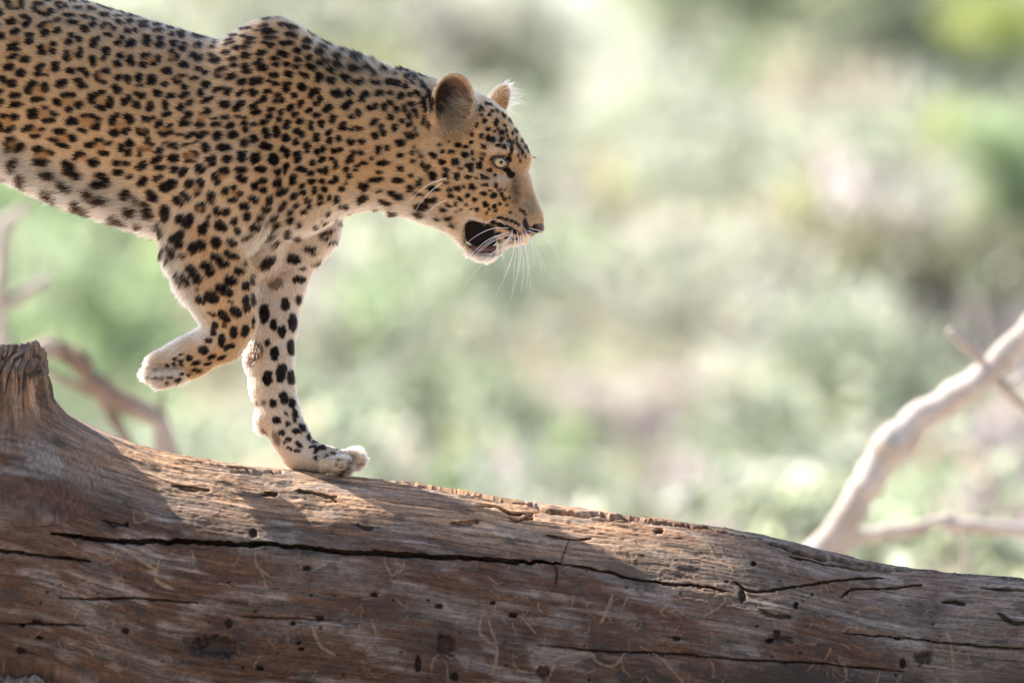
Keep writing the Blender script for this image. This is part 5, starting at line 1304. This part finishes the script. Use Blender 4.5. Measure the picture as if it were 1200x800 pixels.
TREES = [
 # name, cat, label, group, px, py, D, lobes, kind, n, leaf, seed
 ("tall_tree","tree","pale dusty tree behind the leopard's back at the top left of the picture",TG,110,40,72,lob(1,7,1.4,1.6,0.8,1.3),'dusty',9000,0.12,1),
 ("tall_tree","tree","light green blurred tree just above the dip in the leopard's back",TG,330,10,80,lob(2,7,1.3,1.4,0.8,1.3),'sage',8000,0.12,2),
 ("tall_tree","tree","thin greyish tree behind the leopard's neck and ears, left of the bright sky gaps",TG,470,60,84,lob(3,7,1.2,1.8,0.7,1.1),'dusty',8000,0.10,3),
 ("tall_tree","tree","thin green tree with bright sky showing through it, just right of the leopard's brow",TG,722,150,78,lob(4,9,0.62,1.5,0.3,0.55),'sage',3000,0.11,4),
 ("tall_tree","tree","big soft sage green tree filling the top middle of the background",TG,975,130,66,lob(5,10,1.25,1.3,0.7,1.1),'sage',30000,0.11,5),
 ("tall_tree","tree","green tree in the top right part of the background, behind the dark olive bush",TG,1120,60,70,lob(6,9,1.2,1.3,0.8,1.2),'fresh',12000,0.12,6),
 ("leafy_bush","bush","fresh green bush seen below the leopard's belly at the left",None,70,330,44,lob(8,8,0.75,0.45,0.35,0.55),'fresh',8000,0.07,8),
 ("leafy_bush","bush","fresh green bush seen between the belly and the raised paw",None,235,350,50,lob(9,7,0.6,0.5,0.35,0.55),'fresh',8000,0.07,9),
 ("leafy_bush","bush","dark olive bush at the right, above the bleached branch",None,1110,315,36,lob(12,10,0.42,0.13,0.12,0.2),'olive',3400,0.045,12),
 ("leafy_bush","bush","yellow green bush at the right edge near the top",None,1205,130,52,lob(13,9,0.5,1.1,0.22,0.40),'yellow',5000,0.07,13),
 ("leafy_bush","bush","mid green bush at the right edge, between the yellow green and the dark olive one",None,1200,225,38,lob(16,8,0.16,0.4,0.14,0.24),'fresh',3600,0.05,16),
 ("leafy_bush","bush","greyish sage bush in the middle right, left of the dark olive one",None,960,270,52,lob(14,8,0.7,0.5,0.35,0.55),'sage',8000,0.08,14),
 ("leafy_bush","bush","small bright green bush behind the fork of the bleached branch",None,1090,450,42,lob(16,5,0.3,0.2,0.16,0.26),'fresh',2600,0.06,16),
]
for t in TREES: tree(*t)
# the tree whose crown throws the shade over the leopard's back and the right half of the log (stands left of the picture)
def shade_pt(x_, n_, H_): return ((x_-600)*S, -n_*S, (400-H_)*S+CAMZ)
rg = np.random.default_rng(404)
root = empty("shade_tree", (-6.3, 2.9, float(ground_h(np.array([-6.3]), np.array([2.9]))[0])))
tag(root, "spreading leafy tree standing left of the picture, its shade falling over the leopard's back", "tree")
LB = []
kx, kn = 1.0/1.20, 0.50/1.20
def shade_lobe(x_, y_, n_, H_, r_):
    t_ = y_-H_
    LB.append((*shade_pt(x_-kx*t_, n_-kn*t_, H_), r_))
for x_ in range(-330, 700, 70):
    yb_ = float(np.interp(x_, [-330,-100,100,330,450,600], [-10, 60, 70, 70, 80, 110]))
    for n_ in (10, 95):
        shade_lobe(x_, yb_, n_, -2800-60*((x_//85) % 3), 0.085)
    shade_lobe(x_, yb_-80, 10, -2800, 0.09); shade_lobe(x_, yb_-80, 110, -2800, 0.12)
for x_ in (470, 530, 590, 650):
    for n_ in (-50, 10, 70):
        shade_lobe(x_, 95, n_, -2860, 0.09)
for x_ in range(1030, 1750, 110):
    for n_ in (-60, 60, 170):
        shade_lobe(x_, 620, n_, -2750-80*((x_//110) % 3), 0.16)
v, f, col = leaves(LB, 85000, 0.05, rg, 0.6)
o = mesh_np("crown", v, f, LM['fresh'], None, False, col); parent_keep(o, root)
v_, q_ = tube(resample([(-6.3,2.9,-0.1),(-6.2,2.6,1.6),(-5.6,2.0,3.0),(-4.6,1.5,4.2),(-3.6,1.22,4.8),(-2.4,1.1,5.0)], 20), np.linspace(0.2,0.05,20), 12, wob=0.07)
me = bpy.data.meshes.new("trunk"); me.from_pydata(v_.tolist(), [], [tuple(t) if t[2] != t[3] else tuple(t[:3]) for t in q_.tolist()]); me.materials.append(m_bark)
t_ = bpy.data.objects.new("trunk", me); COL.objects.link(t_); parent_keep(t_, root)
# wooded slope beyond the river bed: pale scrub that reads as one mass
rg = np.random.default_rng(99)
LM['scrub'] = leafmat("scrub_leaves", (1,1,1), 0.6, 0.03)
SCR = {'sage': (0.25,0.275,0.215), 'fresh': (0.215,0.27,0.165), 'lilac': (0.29,0.255,0.265), 'straw': (0.30,0.275,0.225), 'dusty': (0.28,0.285,0.245), 'yel': (0.32,0.33,0.17)}
names_ = list(SCR)
vv, cc_ = [], []
def patch_kind(px_, py_):
    w = {'sage': 1.0, 'dusty': 0.9, 'fresh': 0.25, 'lilac': 0.35, 'straw': 0.35, 'yel': 0.12}
    if px_ < 300: w['fresh'] = 1.6
    if px_ > 560 and py_ > 360: w['lilac'] = 1.6; w['straw'] = 0.8
    if px_ > 950 and py_ > 480: w['lilac'] = 2.2; w['yel'] = 0.4
    if 380 < px_ < 620 and py_ > 250: w['fresh'] = 0.7
    k = np.array([w[q] for q in names_]); return names_[rg.choice(len(names_), p=k/k.sum())]
for i in range(840):
    D_ = rg.uniform(34, 96) if i < 620 else rg.uniform(19, 36)
    px_ = rg.uniform(-160, 1360)
    x_ = (px_-600)*S*D_/CAMD; y_ = D_-CAMD
    g_ = float(ground_h(np.array([x_]), np.array([y_]))[0])
    r_ = rg.uniform(0.22, 0.5)*(0.6+D_/80)*(1 if i < 620 else 0.55)
    if 630 < px_ < 800: r_ *= 0.6
    hs_ = rg.uniform(0.3, 1.0)*r_*1.4
    if D_ > 70 and not (630 < px_ < 800): hs_ += rg.uniform(0, 1.5)
    z_ = g_+hs_
    py_ = 400-(z_-CAMZ)*9600/D_
    kd = patch_kind(px_, py_)
    n_ = int(260*(r_/0.4)**2/(D_/60)**1.0)
    v, f, col = leaves([(x_, y_, z_, r_)], n_, 0.055+0.0011*D_, rg)
    vv.append(v); cc_.append((col*0.55+0.45)*np.array(SCR[kd if i < 620 or rg.random() < 0.4 else 'sage'])*rg.uniform(0.8,1.2))
v = np.concatenate(vv); col = np.concatenate(cc_)
tag(mesh_np("distant_scrub", v, np.arange(len(v)).reshape(-1,4), LM['scrub'], None, False, np.clip(col,0,0.8)), kind="stuff")
# dry grass on the bank
ng = 22000
gx_ = rg.uniform(-9, 9, ng); gy_ = rg.uniform(6, 60, ng); gx_ *= (gy_+14)/60
keep_ = fbm(gx_/1.3, gy_/2.2, 3, 2) > -0.1; gx_, gy_ = gx_[keep_], gy_[keep_]; ng = len(gx_)
gz_ = ground_h(gx_, gy_); hgt = rg.uniform(0.06, 0.2, ng); wd = rg.uniform(0.006, 0.014, ng); a_ = rg.uniform(0, 6.28, ng); ln = rg.normal(0, 0.35, (ng,2))*hgt[:,None]
v = np.stack([np.stack([gx_-wd*np.cos(a_), gy_-wd*np.sin(a_), gz_-0.01],1), np.stack([gx_+wd*np.cos(a_), gy_+wd*np.sin(a_), gz_-0.01],1), np.stack([gx_+ln[:,0], gy_+ln[:,1], gz_+hgt],1)], 1).reshape(-1,3)
cl = rg.uniform(0.8,1.2,ng)[:,None].repeat(3,1).repeat(3,0)
tag(mesh_np("dry_grass", v, np.arange(ng*3).reshape(-1,3), LM['straw'], None, False, cl), kind="stuff")
# dead, bleached branches standing behind the log
def limb(root, nm, pts_, radii, D, n=26, wob=0.05, seed=1, mat=None):
    q = resample([U(a, b_, D+(c if True else 0)) for a, b_, c in pts_], n)
    k = D/CAMD*S
    r_ = np.interp(np.linspace(0,1,n), np.linspace(0,1,len(radii)), radii)*k
    # small knots
    r_ = r_*(1+0.07*np.random.default_rng(seed).normal(size=n))
    q = q+np.random.default_rng(seed+7).normal(size=q.shape)*r_[:,None]*0.10
    return tube_ob(nm, q, r_, mat or (m_deadb if 20 < seed < 30 else m_dead), root, seg=14, wob=wob, seed=seed, space='W')
def base_at(px, D):
    x_ = (px-600)*S*D/CAMD; return (x_, D-CAMD, float(ground_h(np.array([x_]), np.array([D-CAMD]))[0]))
DR = 14.4
r1 = empty("dead_branch", base_at(800, DR)); tag(r1, "thick bleached dead branch rising to the right edge behind the log", "branch")
limb(r1, "limb", [(800,880,0),(860,790,0),(925,690,0),(975,628,0),(1010,575,0),(1045,522,0),(1095,480,0),(1150,442,0),(1200,392,0),(1260,330,0)], [21,20,19.5,19,18,21,16.5,15.5,17,15], DR, 46, 0.06, 3)
limb(r1, "knot", [(1044,530,-0.02),(1040,519,-0.03),(1041,509,-0.03)], [12,11,5], DR, 6, 0.05, 5)
limb(r1, "twig", [(1165,440,0),(1140,412,-0.02),(1112,388,-0.04)], [6.5,6,5], DR, 8, 0.06, 6)
limb(r1, "twig", [(1160,432,0),(1185,462,0.05),(1206,480,0.1)], [7,6,5], DR, 8, 0.06, 7)
limb(r1, "twig", [(1180,455,0),(1200,438,0.2),(1240,415,0.4)], [5,4,3], DR, 8, 0.06, 8)
r2 = empty("dead_branch", base_at(960, DR+0.5)); tag(r2, "slim bleached dead branch lying level at the lower right, with a kink halfway", "branch")
limb(r2, "limb", [(940,900,0),(955,760,0),(990,640,0),(1020,626,0),(1070,618,0),(1118,606,0)], [12,10,9.5,9,8.5,8], DR+0.5, 24, 0.06, 11)
limb(r2, "limb", [(1108,614,0),(1140,617,0),(1185,619,0),(1250,628,0),(1330,650,0)], [8.5,8,8,7.5,7], DR+0.5, 16, 0.06, 12)
limb(r2, "twig", [(1128,616,0),(1131,650,0),(1130,700,0)], [3.5,3,2], DR+0.5, 8, 0.06, 13)
DL = 15.3
r3 = empty("dead_branch", base_at(160, DL)); tag(r3, "arched brown dead branch behind the stub at the left, under the raised paw", "branch")
limb(r3, "limb", [(30,418,0),(58,408,0),(88,418,0),(108,445,0),(135,466,0),(172,484,0),(190,500,0),(205,560,0),(215,700,0),(220,850,0)], [9,12,13,12,12,12,10,9,9,10], DL, 40, 0.06, 21)
limb(r3, "twig", [(52,432,0),(80,448,0),(112,462,0),(150,474,0)], [4,4.5,5,5], DL, 14, 0.06, 22)
limb(r3, "twig", [(118,462,0),(128,482,0),(148,516,0),(170,560,0)], [8,7.5,6.5,5], DL, 10, 0.06, 23)
limb(r3, "twig", [(180,495,0),(186,478,0),(190,462,0)], [5,4,3], DL, 6, 0.06, 24)
limb(r3, "twig", [(186,500,0),(184,530,0),(186,580,0)], [5,5,4], DL, 6, 0.06, 25)
DM = 16.5
r4 = empty("dead_branch", base_at(5, DM)); tag(r4, "pale upright dead stem at the left edge with two short side shoots", "branch")
limb(r4, "limb", [(2,760,0),(3,560,0),(2,440,0),(0,340,0),(4,290,0),(6,258,0)], [8,7.5,7.5,7.5,7,7], DM, 18, 0.05, 31)
limb(r4, "twig", [(5,262,0),(20,250,0),(38,240,0)], [7,6.5,5], DM, 6, 0.05, 32)
limb(r4, "twig", [(2,362,0),(28,344,0),(58,326,0)], [7,6.5,5], DM, 6, 0.05, 33)
print('scene', round(time.time()-T0, 1))
